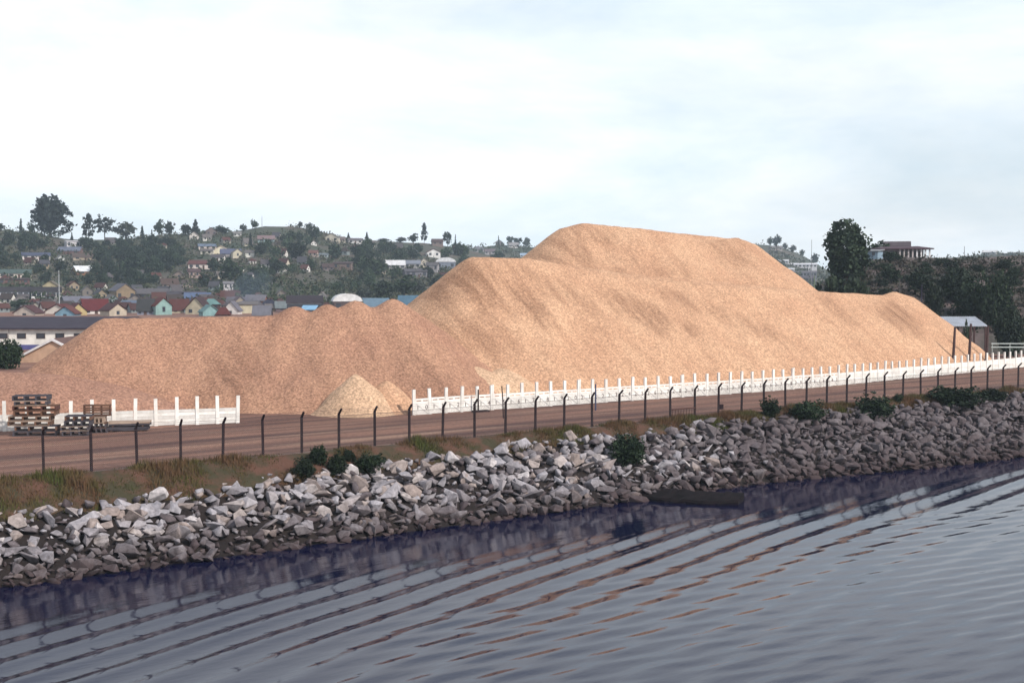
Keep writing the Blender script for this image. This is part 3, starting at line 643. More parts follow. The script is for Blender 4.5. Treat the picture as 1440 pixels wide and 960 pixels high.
# low slab shape, near black all over, at the foot of the rocks
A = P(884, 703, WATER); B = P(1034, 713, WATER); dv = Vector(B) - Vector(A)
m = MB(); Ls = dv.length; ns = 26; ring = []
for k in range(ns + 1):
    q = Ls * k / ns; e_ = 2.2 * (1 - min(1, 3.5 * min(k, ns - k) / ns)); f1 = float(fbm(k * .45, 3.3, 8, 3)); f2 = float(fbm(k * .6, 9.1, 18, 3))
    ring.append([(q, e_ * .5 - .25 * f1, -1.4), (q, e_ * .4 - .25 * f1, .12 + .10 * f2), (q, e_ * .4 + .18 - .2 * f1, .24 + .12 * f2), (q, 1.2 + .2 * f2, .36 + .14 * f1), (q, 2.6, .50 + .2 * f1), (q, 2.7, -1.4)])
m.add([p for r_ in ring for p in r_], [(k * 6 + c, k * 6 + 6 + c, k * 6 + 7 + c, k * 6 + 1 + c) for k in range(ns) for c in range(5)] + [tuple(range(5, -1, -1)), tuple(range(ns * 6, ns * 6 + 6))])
slab = m.build('dark_slab', mat('slab_near_black', (.005, .004, .005), (.014, .010, .012), 1.5, .95, spec=.1), None, loc=A, rot=(0, 0, math.atan2(dv.y, dv.x))); tag(slab, 'dark low slab at the water edge below the rocks', 'slab')

# ---------------------------------------------------------------- foliage
def leaf_mat(name, c1, c2, rnd=.42, sc=.5): return mat(name, c1, c2, sc, .75, rnd=rnd, coord='World', spec=.2)
leaf_dark = leaf_mat('leaf_dark', (.012, .022, .016), (.030, .046, .026)); leaf_mid = leaf_mat('leaf_mid', (.026, .048, .028), (.050, .072, .038)); leaf_grey = leaf_mat('leaf_grey', (.045, .058, .05), (.070, .080, .064))
leaf_con = leaf_mat('leaf_conifer', (.012, .021, .018), (.026, .038, .028)); leaf_bush = leaf_mat('leaf_bush', (.008, .017, .011), (.024, .040, .018), sc=2)
def leaves(centres, sig, n, size, rng, zs=1.0):
    c = np.repeat(np.asarray(centres, float), n, 0); s = np.repeat(np.broadcast_to(np.asarray(sig, float), (len(centres),)), n)[:, None]
    p = c + rng.normal(size=c.shape) * s * np.array([1, 1, .8 * zs])
    a = rng.normal(size=c.shape); a /= np.linalg.norm(a, axis=1, keepdims=True); b = np.cross(a, rng.normal(size=c.shape)); b /= np.linalg.norm(b, axis=1, keepdims=True) + 1e-9
    sz = size * rng.uniform(.6, 1.4, (len(p), 1)); a = a * sz * np.array([1, 1, zs]); b = b * sz * .62 * np.array([1, 1, zs])
    V = np.stack([p - a, p - b, p + a, p + b], 1).reshape(-1, 3); F = np.arange(len(V)).reshape(-1, 4); return V, F
def crown(kind, m, seed, nc, nl, size):
    """unit crown: about 1 wide either side, 0..1 high (before scaling)"""
    rng = np.random.default_rng(seed); C = []; S = []
    if kind in ('round', 'irregular', 'spread'):
        while len(C) < nc:
            d = rng.normal(size=3); d /= np.linalg.norm(d); q = rng.uniform(.25, .92) ** .6
            lump = 1 + (.22 if kind == 'round' else .5) * (vnoise(d[0] * 1.6 + 9, d[1] * 1.6 + d[2] * 1.9 + seed, seed) - .5) * 2
            if kind == 'irregular' and rng.random() < .25: lump *= .6
            p = d * q * lump * np.array([.9, .9, .46]) + np.array([0, 0, .5])
            if kind == 'spread': p[2] = .62 + (p[2] - .5) * .75; p[2] += .12 * math.sin(5 * p[0] + seed)
            C.append(p); S.append(rng.uniform(.06, .13))
    elif kind == 'conifer':
        for k in range(nc):
            h = rng.random() ** 1.3; w = (1 - h) * .95 + .05; w *= .72 + .28 * math.sin(h * 34 + seed); th = rng.uniform(0, 6.28); q = rng.uniform(.3, 1) ** .6
            C.append((math.cos(th) * w * q, math.sin(th) * w * q, .06 + h * .93 - .05 * q)); S.append(.05 + .05 * (1 - h))
    elif kind == 'tiers':
        for k in range(nc):
            lv = rng.integers(0, 7); h = .25 + lv * .11; w = [.75, 1, .9, .8, .55, .6, .3][lv] * (.8 + .3 * rng.random()); th = rng.uniform(0, 6.28); q = rng.uniform(.1, 1) ** .7
            C.append((math.cos(th) * w * q, math.sin(th) * w * q, h + rng.normal() * .018)); S.append(.05)
    V, F = leaves(C, S, nl, size * 1.45, rng, .34 if nc > 300 else .5)
    return mesh_np('crown', V, F, m)
def trunk_me(seed, hh=1.0):
    r_ = random.Random(seed); mb = MB(); mb.tube([(0, 0, -.15), (r_.gauss(0, .02), r_.gauss(0, .02), .35 * hh), (r_.gauss(0, .03), r_.gauss(0, .03), .8 * hh)], [.085, .055, .015], 7)
    for k in range(5):
        a = k * 1.26 + r_.random(); z = .28 + .09 * k; mb.tube([(0, 0, z * hh), (math.cos(a) * .3, math.sin(a) * .3, (z + .16) * hh), (math.cos(a) * .55, math.sin(a) * .55, (z + .24) * hh)], [.035, .02, .006], 5)
    return mb.me('trunk', bark)
TR = [trunk_me(i) for i in range(3)]
CR = {'round': [crown('round', leaf_dark, 1, 90, 9, .10), crown('round', leaf_mid, 2, 90, 9, .10), crown('round', leaf_grey, 12, 80, 9, .10)],
      'irregular': [crown('irregular', leaf_dark, 3, 100, 9, .095), crown('irregular', leaf_mid, 4, 90, 9, .095)],
      'spread': [crown('spread', leaf_dark, 5, 70, 10, .09), crown('spread', leaf_con, 6, 60, 10, .085)],
      'conifer': [crown('conifer', leaf_con, 7, 110, 9, .085), crown('conifer', leaf_con, 8, 110, 9, .085)],
      'tiers': [crown('tiers', leaf_con, 9, 130, 9, .075)],
      'fine': [crown('round', leaf_dark, 10, 520, 15, .062)], 'finecon': [crown('irregular', leaf_con, 14, 380, 12, .07)],
      'bush': [crown('round', leaf_bush, 11, 260, 12, .055), crown('irregular', leaf_bush, 15, 240, 12, .055), crown('irregular', leaf_bush, 16, 220, 12, .06)]}
def tree(X, Y, Z, w, h, kind, label, var=None, group=None, name='tree', cat='tree', lift=.12):
    root = empty(name, (X, Y, Z), random.uniform(0, 6.28)); tag(root, label, cat, group)
    cr = random.choice(CR[kind]) if var is None else CR[kind][var % len(CR[kind])]
    low = {'round': lift, 'irregular': lift, 'spread': .12, 'conifer': .04, 'tiers': 0, 'fine': lift, 'finecon': .0, 'bush': -.06}[kind]
    obj('crown', cr, root, (0, 0, low * h), (0, 0, 0), (w / 2, w / 2, h * (1 - low)))
    obj('stem' if cat == 'bush' else 'trunk', random.choice(TR), root, (0, 0, 0), (0, 0, 0), (w * .35 if kind != 'conifer' else w * .25, w * .35 if kind != 'conifer' else w * .25, h * .9))
    return root
def tree_px(x0, x1, yt, yb, kind, label, zf=hill_z, Da=432, Db=1000, D=None, **kw):
    xc = (x0 + x1) / 2
    if D is None: X, Y, Z = hit(xc, yb, zf, Da, Db)
    else: X, Y, _ = PD(xc, yb, D); Z = float(zf(X, Y))
    zt = PD(xc, yt, Y)[2]; return tree(X, Y, Z - .2, (x1 - x0) / 1800 * Y, max(zt - Z, 1.0) + .2, kind, label, **kw)

# bushes on the bank top
def bush_px(x0, x1, yt, yb, label, var):
    xc = (x0 + x1) / 2; best = None
    for v in np.arange(-.2, -9, -.1):
        for du in (0,):
            pass
    best = min(((abs(px_of(*UV(u, v), float(bank_z(u, v)))[0] - xc) + abs(px_of(*UV(u, v), float(bank_z(u, v)))[1] - yb), u, v) for u in np.arange(-5, 108, .7) for v in np.arange(.4, -7, -.35)), key=lambda q: q[0])
    X, Y = UV(best[1], best[2]); Z = float(bank_z(best[1], best[2])); h = (yb - yt) / 1800 * Y
    return tree(X, Y, Z - .1, (x1 - x0) / 1800 * Y, h + .1, 'bush', label, var, None, 'bush', 'bush')
for a in ((851, 912, 603, 650, 'large round dark bush among the rocks left of the gate panel', 0), (413, 450, 642, 675, 'lowest dark bush of the clump at the top of the rocks', 1), (430, 460, 625, 655, 'tallest dark bush of the clump by the shore fence', 0),
          (458, 492, 636, 668, 'dark bush in the middle of the clump by the fence', 2), (500, 546, 634, 662, 'wide dark bush at the right end of the clump', 1), (1066, 1098, 560, 588, 'small dark bush at the fence, leftmost of those near the far end', 2), (1106, 1160, 562, 596, 'wide dark bush with a ragged top in front of the fence', 1),
          (1200, 1258, 553, 588, 'dark bush overhanging the rocks near the far fence end', 2), (1306, 1382, 538, 573, 'largest dark bush at the far end of the bank', 1), (1376, 1416, 542, 563, 'last dark bush at the right edge of the bank', 0), (480, 504, 630, 648, 'small grey-green bush between the dark ones by the fence', 1), (1256, 1272, 552, 566, 'tiny bush on the grass right of the overhanging bush', 1)):
    bush_px(*a)

# grass and weeds along the fence
gm = mat('dry_grass', (.070, .080, .026), (.13, .075, .045), .40, .9, coord='World', lo=.38, hi=.6, spec=.1)
rng = np.random.default_rng(3); n = 170000
u = rng.uniform(-22, 112, n); v = -rng.uniform(0, 1, n) * (grass_w(u) + .5) + .35 * rng.random(n); X, Y = UV(u, v)
dens = .85 + .5 * fbm(X * .5, Y * .5, 5, 3); kp = rng.random(n) < dens; X, Y, u, v = X[kp], Y[kp], u[kp], v[kp]; n = len(X)
Z = bank_z(u, v) - .03; hgt = rng.uniform(.08, .36, n) * np.clip(1 + 1.6 * fbm(X * .5, Y * .5, 8, 3), .3, 2.2); an = rng.uniform(0, 6.28, n); wd = rng.uniform(.015, .05, n)
b0 = np.stack([X - np.cos(an) * wd, Y - np.sin(an) * wd, Z], -1); b1 = np.stack([X + np.cos(an) * wd, Y + np.sin(an) * wd, Z], -1)
tp = np.stack([X + rng.normal(size=n) * .10, Y + rng.normal(size=n) * .10, Z + hgt], -1)
V = np.stack([b0, b1, tp], 1).reshape(-1, 3); o = obj('grass', mesh_np('grass', V, np.arange(len(V)).reshape(-1, 3), gm)); tag(o, 'dry green and brown grass between fence and rocks', 'grass', None, 'stuff')
turf_m = mat('turf_soil', (.045, .040, .022), (.10, .050, .036), .7, .95, .05, 4, coord='World', lo=.4, hi=.6)
us = np.arange(-60, 140, .6); sh = np.linspace(0, 1, 9); U, S_ = np.meshgrid(us, sh); Vv = .05 - S_ * (grass_w(U) + .35); X, Y = UV(U, Vv); Z = bank_z(U, Vv) + .10 + .06 * fbm(X, Y, 4) - .13 * (S_ == 1) - .13 * (S_ == 0)
idx = np.arange(U.size).reshape(U.shape); F = np.stack([idx[1:, :-1], idx[1:, 1:], idx[:-1, 1:], idx[:-1, :-1]], -1).reshape(-1, 4)
o = obj('grass_verge', mesh_np('grass_verge', np.stack([X, Y, Z], -1).reshape(-1, 3), F, turf_m, True)); tag(o, kind='structure')

# ---------------------------------------------------------------- town buildings
HC = {}
def cm(rgb, rough=.8, corr=False):
    key = ('paint', tuple(rgb))
    if key not in HC: HC[key] = mat('paint_%d_%d_%d' % tuple(rgb), tuple(c * .85 for c in lin(*rgb)), tuple(c * .62 for c in lin(*rgb)), .7, rough)
    return HC[key]
HOUSES = []
def mute(c):
    g_ = sum(c) / 3; k = 1.0 if min(c) > 200 else .72; return tuple(int((g_ + (v - g_) * k) * (1 if min(c) > 200 else .9)) for v in c)
def house(x0, x1, yt, yb, roof, wall, label, style='side', D=None, zf=hill_z, nwin=3, yaw=None, rf=.45, deep=None, cat='house', name='house', door=True):
    """a gabled house: x0..x1 wide, from yb (ground) to yt (ridge) as seen; rf = roof share of the height"""
    xc = (x0 + x1) / 2
    if D is None: X, Y, Z = hit(xc, yb, zf, 300 if zf is hill_z else 700, 1300)
    else: X, Y, _ = PD(xc, yb, D); Z = max(float(zf(X, Y)), 0) if zf else PD(xc, yb, D)[2]
    w = (x1 - x0) / 1800 * Y; zt = PD(xc, yt, Y)[2]; h = max(zt - Z, 1.5); d = deep or (min(max(w * .8, 4), 9))
    yw = (random.uniform(-.25, .25) if yaw is None else yaw) - math.atan2(X, Y)
    root = empty(name, (X, Y + (d / 2), Z), yw); tag(root, label, cat, 'houses of the town')
    HOUSES.append((xc, (yt + yb) / 2, label))
    hw = h * (1 - rf); base = -2.5
    wm_, rm = cm(mute(wall)), cm(tuple(int(c * .84) for c in mute(roof)) if max(roof) < 215 else roof)
    if style == 'gable':           # ridge runs away from us
        MB().prism([(-w / 2, base), (w / 2, base), (w / 2, hw), (0, h - .12), (-w / 2, hw)], -d / 2, d / 2).build('wall', wm_, root)
        e = .35; s = (h - hw) / (w / 2); rfm = MB()
        for sg in (-1, 1):
            prof = [(0, h), (sg * (w / 2 + e), hw - e * s), (sg * (w / 2 + e), hw - e * s + .18), (0, h + .2)]
            rfm.prism(prof if sg < 0 else prof[::-1], -d / 2 - e, d / 2 + e)
        rfm.build('roof', rm, root)
    elif style == 'side':
        MB().box(-w / 2, w / 2, -d / 2, d / 2, base, hw).add([(-w / 2, -d / 2, hw + .002), (-w / 2, d / 2, hw + .002), (-w / 2, 0, h - .1), (w / 2, -d / 2, hw + .002), (w / 2, d / 2, hw + .002), (w / 2, 0, h - .1)], [(0, 2, 1), (3, 4, 5)]).build('wall', wm_, root)
        e = .35; s = (h - hw) / (d / 2); V_ = []
        rfm = MB()
        for sg in (-1, 1):
            ya, za = sg * (d / 2 + e), hw - e * s
            rfm.add([(-w / 2 - e, 0, h), (w / 2 + e, 0, h), (w / 2 + e, ya, za), (-w / 2 - e, ya, za), (-w / 2 - e, 0, h + .18), (w / 2 + e, 0, h + .18), (w / 2 + e, ya, za + .18), (-w / 2 - e, ya, za + .18)],
                    [(0, 3, 2, 1), (4, 5, 6, 7), (3, 7, 6, 2), (0, 4, 7, 3), (1, 2, 6, 5)])
        rfm.build('roof', rm, root)
    elif style == 'shed':          # single pitch sloping towards us
        MB().box(-w / 2, w / 2, -d / 2, d / 2, base, hw).build('wall', wm_, root)
        MB().add([(-w / 2 - .3, -d / 2 - .4, hw + .03), (w / 2 + .3, -d / 2 - .4, hw + .03), (w / 2 + .3, d / 2 + .2, h), (-w / 2 - .3, d / 2 + .2, h), (-w / 2 - .3, -d / 2 - .4, hw + .18), (w / 2 + .3, -d / 2 - .4, hw + .18), (w / 2 + .3, d / 2 + .2, h + .15), (-w / 2 - .3, d / 2 + .2, h + .15)],
                 [(3, 2, 1, 0), (4, 5, 6, 7), (0, 1, 5, 4), (1, 2, 6, 5), (2, 3, 7, 6), (3, 0, 4, 7)]).build('roof', rm, root)
        MB().box(-w / 2 + .1, w / 2 - .1, d / 2 - .2, d / 2 - .02, hw + .002, h - .15).build('wall', wm_, root)
    elif style == 'hip':
        MB().box(-w / 2, w / 2, -d / 2, d / 2, base, hw).build('wall', wm_, root); e = .4; k = w * .18
        MB().add([(-w / 2 - e, -d / 2 - e, hw + .01), (w / 2 + e, -d / 2 - e, hw + .01), (w / 2 + e, d / 2 + e, hw + .01), (-w / 2 - e, d / 2 + e, hw + .01), (-k, 0, h), (k, 0, h)], [(3, 2, 1, 0), (0, 1, 5, 4), (1, 2, 5), (2, 3, 4, 5), (3, 0, 4)]).build('roof', rm, root)
    elif style == 'vault':
        MB().box(-w / 2, w / 2, -d / 2, d / 2, base, hw).build('wall', wm_, root)
        prof = [(-w / 2 - .3, hw + .01)] + [(-(w / 2 + .3) * math.cos(q), hw + .05 + (h - hw) * math.sin(q)) for q in np.linspace(.12, math.pi - .12, 9)] + [(w / 2 + .3, hw + .01)]
        MB().prism(prof[::-1], -d / 2 - .3, d / 2 + .3).build('roof', rm, root)
    ww = min(.17 * w, 1.5); wh = min(hw * .46, 1.6)
    if hw > 1.0:
        for k in range(nwin):
            xx = -w / 2 + w * (k + .5) / nwin; zz = hw * .42
            if door and k == nwin // 2 and nwin > 2: MB().box(xx - .45, xx + .45, -d / 2 - .05, -d / 2 + .05, 0, min(2.0, hw * .8)).build('door', door_m, root)
            else: MB().box(xx - ww / 2, xx + ww / 2, -d / 2 - .06, -d / 2 + .05, zz, zz + wh).build('window', window_m, root)
    return root
GREY, BLUE, RED, BROWN, WHT, CREAM, TURQ, TAN, NAVY, PINK, LBLUE = (118, 112, 125), (120, 150, 195), (135, 45, 45), (95, 75, 75), (238, 235, 232), (232, 215, 175), (125, 190, 190), (190, 155, 115), (60, 60, 95), (205, 160, 150), (140, 185, 220)
hs = [
 # lower town just behind the heap
 (-12, 40, 404, 421, (75, 65, 75), (225, 225, 238), 'long white terrace with a dark roof, its left half, below the green-roofed house', 'side', dict(nwin=7, rf=.35, yaw=0, door=False)),
 (40, 79, 404, 421, (72, 62, 72), (240, 238, 240), 'long white terrace with a row of dark windows left of the tall pole', 'side', dict(nwin=6, rf=.35, yaw=0, door=False)),
 (52, 84, 395, 413, (150, 135, 110), (215, 195, 145), 'cream gabled house with a dark arched front behind the white terrace', 'gable', dict(nwin=1, rf=.6)),
 (113, 127, 402, 417, (140, 130, 140), (150, 138, 130), 'small grey-beige house between the tall pole and tan house', 'gable', dict(nwin=1)),
 (152, 178, 399, 426, (135, 130, 150), (175, 145, 110), 'tall tan gabled house with a grey roof, tallest in the lower town', 'gable', dict(nwin=3, rf=.35, yaw=.25, deep=11)),
 (183, 232, 406, 420, (130, 122, 132), (95, 80, 85), 'long low house with a grey roof right of the tan house', 'side', dict(nwin=5, rf=.5, yaw=0)),
 (208, 224, 412, 424, (110, 100, 110), (220, 200, 165), 'small cream gable in front of the long grey roof', 'gable', dict(nwin=1, rf=.6, yaw=.3)),
 (45, 66, 421, 431, (130, 60, 60), (230, 215, 185), 'cream walled house with a brown roof below the white terrace', 'side', dict(nwin=2, rf=.3)),
 (84, 122, 417, 431, (150, 150, 175), (110, 160, 170), 'teal walled house under a pale grey roof beside the red roofs', 'side', dict(nwin=3, rf=.55, yaw=.2)),
 (64, 100, 428, 443, RED, (235, 225, 215), 'red roofed house with a white gable at the left of the red roofs', 'gable', dict(nwin=1, rf=.65, yaw=-.5)),
 (20, 52, 430, 446, (120, 60, 65), (225, 205, 190), 'dull red roof with a cream edge, leftmost above the warehouse', 'gable', dict(nwin=1, rf=.6, yaw=-.5)),
 (78, 106, 431, 447, (150, 70, 65), (130, 190, 225), 'sky blue walled house with a sloping red roof', 'gable', dict(nwin=1, rf=.6, yaw=-.4)),
 (92, 116, 427, 446, (125, 45, 48), (235, 205, 130), 'yellow gabled house with a dark red roof by the blue one', 'gable', dict(nwin=0, rf=.55, yaw=.35)),
 (112, 146, 421, 443, (150, 35, 42), (238, 230, 225), 'house with the biggest bright red roof in the lower town', 'side', dict(nwin=3, rf=.65, yaw=.15)),
 (142, 170, 427, 447, (110, 55, 60), (225, 205, 180), 'white and tan gabled house with one window at the heap edge', 'gable', dict(nwin=1, rf=.45, yaw=.6)),
 (170, 197, 423, 437, (125, 150, 190), (150, 150, 165), 'house with a pale blue metal roof below the tan house', 'side', dict(nwin=2, rf=.6)),
 (192, 214, 421, 445, (80, 82, 85), (160, 170, 200), 'dark grey roofed house with bluish walls left of the turquoise one', 'side', dict(nwin=3, rf=.6)),
 (212, 236, 419, 445, (150, 60, 50), (155, 205, 200), 'turquoise house with a cream gable and red lean-to', 'gable', dict(nwin=1, rf=.4, yaw=.4)),
 (237, 262, 421, 441, (130, 55, 50), (235, 220, 180), 'red-brown roofed house with a cream end wall right of the turquoise one', 'side', dict(nwin=2, rf=.7)),
 (262, 292, 418, 444, (95, 60, 65), (225, 210, 175), 'dark maroon roof with a cream gable edge', 'gable', dict(nwin=2, rf=.6, yaw=-.4)),
 (284, 306, 420, 436, TURQ, (110, 70, 70), 'small house with a pointed turquoise roof', 'hip', dict(nwin=2, rf=.5)),
 (280, 303, 429, 447, (130, 190, 195), (150, 205, 210), 'turquoise gabled house directly before the pointed turquoise roof', 'gable', dict(nwin=0, rf=.5, yaw=.3)),
 (302, 322, 432, 447, (140, 50, 45), (110, 80, 75), 'low rusty red roof at the heap edge', 'hip', dict(nwin=0, rf=.7)),
 (314, 336, 424, 444, (145, 140, 160), (235, 228, 225), 'white gable with a steep grey roof', 'gable', dict(nwin=1, rf=.6, yaw=-.3)),
 (335, 360, 425, 442, (150, 140, 140), (242, 228, 190), 'plain cream walled house with a flat grey roof', 'shed', dict(nwin=0, rf=.2)),
 (355, 379, 430, 447, (150, 150, 170), (120, 105, 115), 'low lilac grey roof right of the plain cream wall', 'side', dict(nwin=1, rf=.7)),
 (345, 372, 415, 430, (150, 140, 155), (190, 110, 85), 'grey roofed house with an orange-brown end wall', 'side', dict(nwin=2, rf=.5)),
 (366, 388, 421, 436, NAVY, (110, 75, 80), 'house with a navy blue hipped roof', 'hip', dict(nwin=2, rf=.5)),
 (386, 402, 424, 438, (150, 165, 175), (140, 110, 115), 'pale grey low roof beside the navy one', 'side', dict(nwin=1, rf=.6)),
 (401, 450, 416, 440, (75, 60, 75), (215, 215, 222), 'long row house with a purple-brown roof and white window piers', 'side', dict(nwin=9, rf=.4, yaw=0, door=False)),
 (424, 443, 430, 442, LBLUE, (150, 150, 160), 'pale blue low roof showing between two chip peaks', 'shed', dict(nwin=0, rf=.5)),
 (466, 505, 413, 440, (240, 240, 242), (110, 85, 85), 'hall with a curved white roof behind the chip peaks', 'vault', dict(nwin=3, rf=.4, yaw=.1, cat='hall')),
 (511, 547, 420, 442, (130, 175, 210), (120, 110, 115), 'shed with a pale blue roof between the last two chip peaks', 'shed', dict(nwin=2, rf=.6)),
 (560, 592, 416, 440, (100, 160, 205), (120, 130, 145), 'bright blue roofed shed at the foot of the big heap', 'side', dict(nwin=2, rf=.7)),
 (232, 284, 410, 423, (100, 90, 105), (95, 75, 80), 'long dark roofed house behind the turquoise and red roofs', 'side', dict(nwin=4, rf=.6, yaw=0)),
 (257, 292, 412, 425, (110, 140, 200), (110, 100, 110), 'long blue metal roof below the dark trees', 'side', dict(nwin=2, rf=.7, yaw=0)),
 (318, 346, 418, 431, (130, 120, 140), (130, 115, 120), 'grey roofed house behind the steep white gable', 'side', dict(nwin=2, rf=.6)),
 # left hillside
 (27, 64, 355, 366, (95, 105, 150), (235, 225, 225), 'white verandah house with a blue-grey roof under the big ridge tree', 'side', dict(nwin=4, rf=.4, yaw=.05)),
 (80, 110, 347, 358, (140, 150, 185), (150, 100, 100), 'house with a pale blue-grey roof right of the verandah house', 'side', dict(nwin=3, rf=.5)),
 (90, 108, 338, 349, (215, 210, 215), (225, 222, 228), 'plain white block house high under the ridge trees', 'shed', dict(nwin=3, rf=.15)),
 (-6, 37, 379, 392, (100, 130, 125), (235, 222, 215), 'white house with a green roof at the left edge', 'side', dict(nwin=4, rf=.4, yaw=0)),
 (-8, 34, 391, 400, (95, 60, 65), (150, 95, 95), 'red-brown lower house under the green-roofed one', 'shed', dict(nwin=4, rf=.25, yaw=0)),
 (98, 131, 356, 366, (130, 105, 95), (205, 180, 155), 'brown roofed cream house in the middle of the dark trees', 'side', dict(nwin=3, rf=.55)),
 (78, 88, 359, 368, (190, 190, 195), (225, 228, 230), 'tiny white hut between the verandah house and brown roof', 'gable', dict(nwin=1)),
 (100, 132, 374, 387, (232, 235, 240), (190, 125, 85), 'house with a bright white roof and orange end wall among dark trees', 'side', dict(nwin=2, rf=.55, yaw=.3)),
 (277, 301, 343, 351, (140, 165, 205), (230, 215, 210), 'white house with a pale blue roof, topmost of the hillside cluster', 'side', dict(nwin=3, rf=.4)),
 (282, 299, 350, 358, (150, 140, 140), (222, 215, 205), 'white house just below the pale blue roof of the cluster', 'side', dict(nwin=2, rf=.35)),
 (299, 320, 346, 357, (215, 190, 175), (240, 230, 205), 'cream gabled house in the centre of the hillside cluster', 'gable', dict(nwin=1, rf=.5)),
 (308, 336, 350, 361, (120, 130, 175), (190, 180, 185), 'house with a slate blue roof in the hillside cluster', 'side', dict(nwin=3, rf=.6)),
 (297, 314, 358, 368, (120, 110, 120), (235, 230, 228), 'white house at the lower left of the hillside cluster', 'side', dict(nwin=3, rf=.35)),
 (325, 339, 350, 363, (170, 160, 160), (238, 225, 195), 'cream house at the right end of the hillside cluster', 'gable', dict(nwin=1, rf=.4)),
 (344, 356, 352, 362, (150, 140, 140), (235, 232, 225), 'white hut standing right of the hillside cluster', 'side', dict(nwin=1, rf=.3)),
 (264, 298, 366, 379, (150, 80, 75), (235, 220, 215), 'white house with red trim below the hillside cluster', 'side', dict(nwin=4, rf=.4)),
 (263, 279, 378, 391, (120, 85, 90), (200, 165, 160), 'pinkish two storey house below the white and red one', 'side', dict(nwin=2, rf=.3)),
 (244, 258, 381, 392, (110, 95, 95), (175, 150, 140), 'drab house left of the pinkish one', 'gable', dict(nwin=1)),
 (224, 247, 392, 406, (120, 90, 80), (205, 180, 165), 'brown roofed house low in the dark trees', 'side', dict(nwin=3, rf=.55)),
 (255, 269, 394, 404, (115, 100, 100), (210, 185, 175), 'small pale house beside the brown roof in dark trees', 'side', dict(nwin=2, rf=.45)),
 (313, 326, 396, 409, (170, 165, 175), (210, 205, 210), 'narrow whitish house above the grey roofs by the smoke', 'side', dict(nwin=2, rf=.2)),
 (328, 338, 326, 333, (190, 185, 185), (232, 230, 230), 'small white house high on the ridge slope', 'side', dict(nwin=2, rf=.35)),
 (361, 384, 331, 341, (185, 145, 150), (165, 200, 210), 'pale blue house with a pink roof near the bare hilltop', 'side', dict(nwin=2, rf=.5)),
 (407, 419, 358, 366, (160, 130, 130), (230, 205, 195), 'pinkish white house under the dark round hill tree', 'side', dict(nwin=2, rf=.35)),
 (434, 446, 352, 361, (170, 110, 100), (215, 185, 175), 'pink house right of the dark round hill tree', 'side', dict(nwin=2, rf=.4)),
 (446, 460, 356, 362, (150, 165, 180), (190, 210, 215), 'pale bluish hut right of the pink house', 'side', dict(nwin=2, rf=.4)),
 (266, 278, 326, 337, (150, 130, 125), (235, 225, 220), 'white house between the ridge conifers', 'gable', dict(nwin=1)),
 (287, 303, 320, 331, (110, 80, 80), (140, 120, 120), 'brown gabled house on the ridge line', 'gable', dict(nwin=2, rf=.5)),
 (457, 476, 328, 341, (180, 170, 165), (232, 220, 200), 'cream gabled house on the shoulder of the ridge', 'gable', dict(nwin=2)),
 (474, 484, 333, 342, (150, 130, 130), (225, 215, 205), 'small cream house right of the gabled one on the ridge', 'side', dict(nwin=1)),
 (488, 507, 335, 343, (140, 130, 140), (215, 212, 215), 'low white house below the lone ridge conifer', 'side', dict(nwin=3, rf=.35)),
 (599, 618, 350, 362, (150, 80, 85), (240, 238, 238), 'white house with red roof near the big heap', 'gable', dict(nwin=2, rf=.4)),
 (607, 622, 336, 345, (120, 90, 90), (150, 125, 120), 'brown house on the ridge between tall conifers', 'side', dict(nwin=2, D=850, zf=None)),
 (541, 568, 366, 379, (225, 225, 230), (190, 185, 190), 'long shed with a white roof on the slope, left one', 'side', dict(nwin=4, rf=.5, yaw=.05)),
 (568, 590, 366, 378, (170, 180, 205), (195, 190, 192), 'long shed with a bluish roof right of the white roofed one', 'side', dict(nwin=3, rf=.4)),
 (590, 602, 363, 376, (200, 180, 165), (230, 215, 195), 'small cream block beside the long sheds', 'gable', dict(nwin=1)),
 (600, 616, 369, 382, (130, 125, 130), (185, 180, 185), 'grey walled building under the curved white roof', 'side', dict(nwin=3, rf=.3)),
 (613, 640, 362, 380, (235, 235, 240), (150, 160, 185), 'hall with a curved white roof at the edge of the big heap', 'vault', dict(nwin=3, rf=.35, cat='hall')),
 (567, 598, 378, 392, (120, 115, 130), (140, 135, 150), 'grey walled building below the long sheds', 'side', dict(nwin=4, rf=.25)),
 (468, 494, 368, 380, (110, 75, 75), (150, 120, 110), 'brown shack on the bare slope', 'shed', dict(nwin=3, rf=.2)),
 (452, 468, 371, 381, (115, 85, 85), (140, 120, 125), 'dull shack left of the brown one on the bare slope', 'side', dict(nwin=2)),
]
random.seed(21)
for (x0, x1, yt, yb, rc, wc, lb, st, kw) in hs: house(x0, x1, yt, yb, rc, wc, lb, st, **kw)
def short(ref):
    for cut in (' with ', ' under ', ' below ', ' beside ', ' in ', ' among ', ' between ', ' right of', ' left of', ' above ', ' on ', ' at ', ',', ' just ', ' near ', ' behind '):
        ref = ref.split(cut)[0] if len(ref.split(cut)[0].split()) >= 3 else ref
    return ' '.join(ref.split()[:7])
def rel_label(x, y, size, what):
    near = sorted(HOUSES, key=lambda h: (h[0] - x) ** 2 + (1.5 * (h[1] - y)) ** 2)[:7]
    for best in near:
        dx, dy = x - best[0], y - best[1]; side = ('right of' if dx > 0 else 'left of') if abs(dx) > 1.3 * abs(dy) else ('uphill of' if dy < 0 else 'downhill of')
        close = 'close ' if math.hypot(dx, dy) < 16 else ''
        if math.hypot(dx, dy) > 45: close = 'well '
        lb = '%s %s %s%s the %s' % (size, what, close, side, short(best[2]))
        if lb not in used: return lb
    return lb
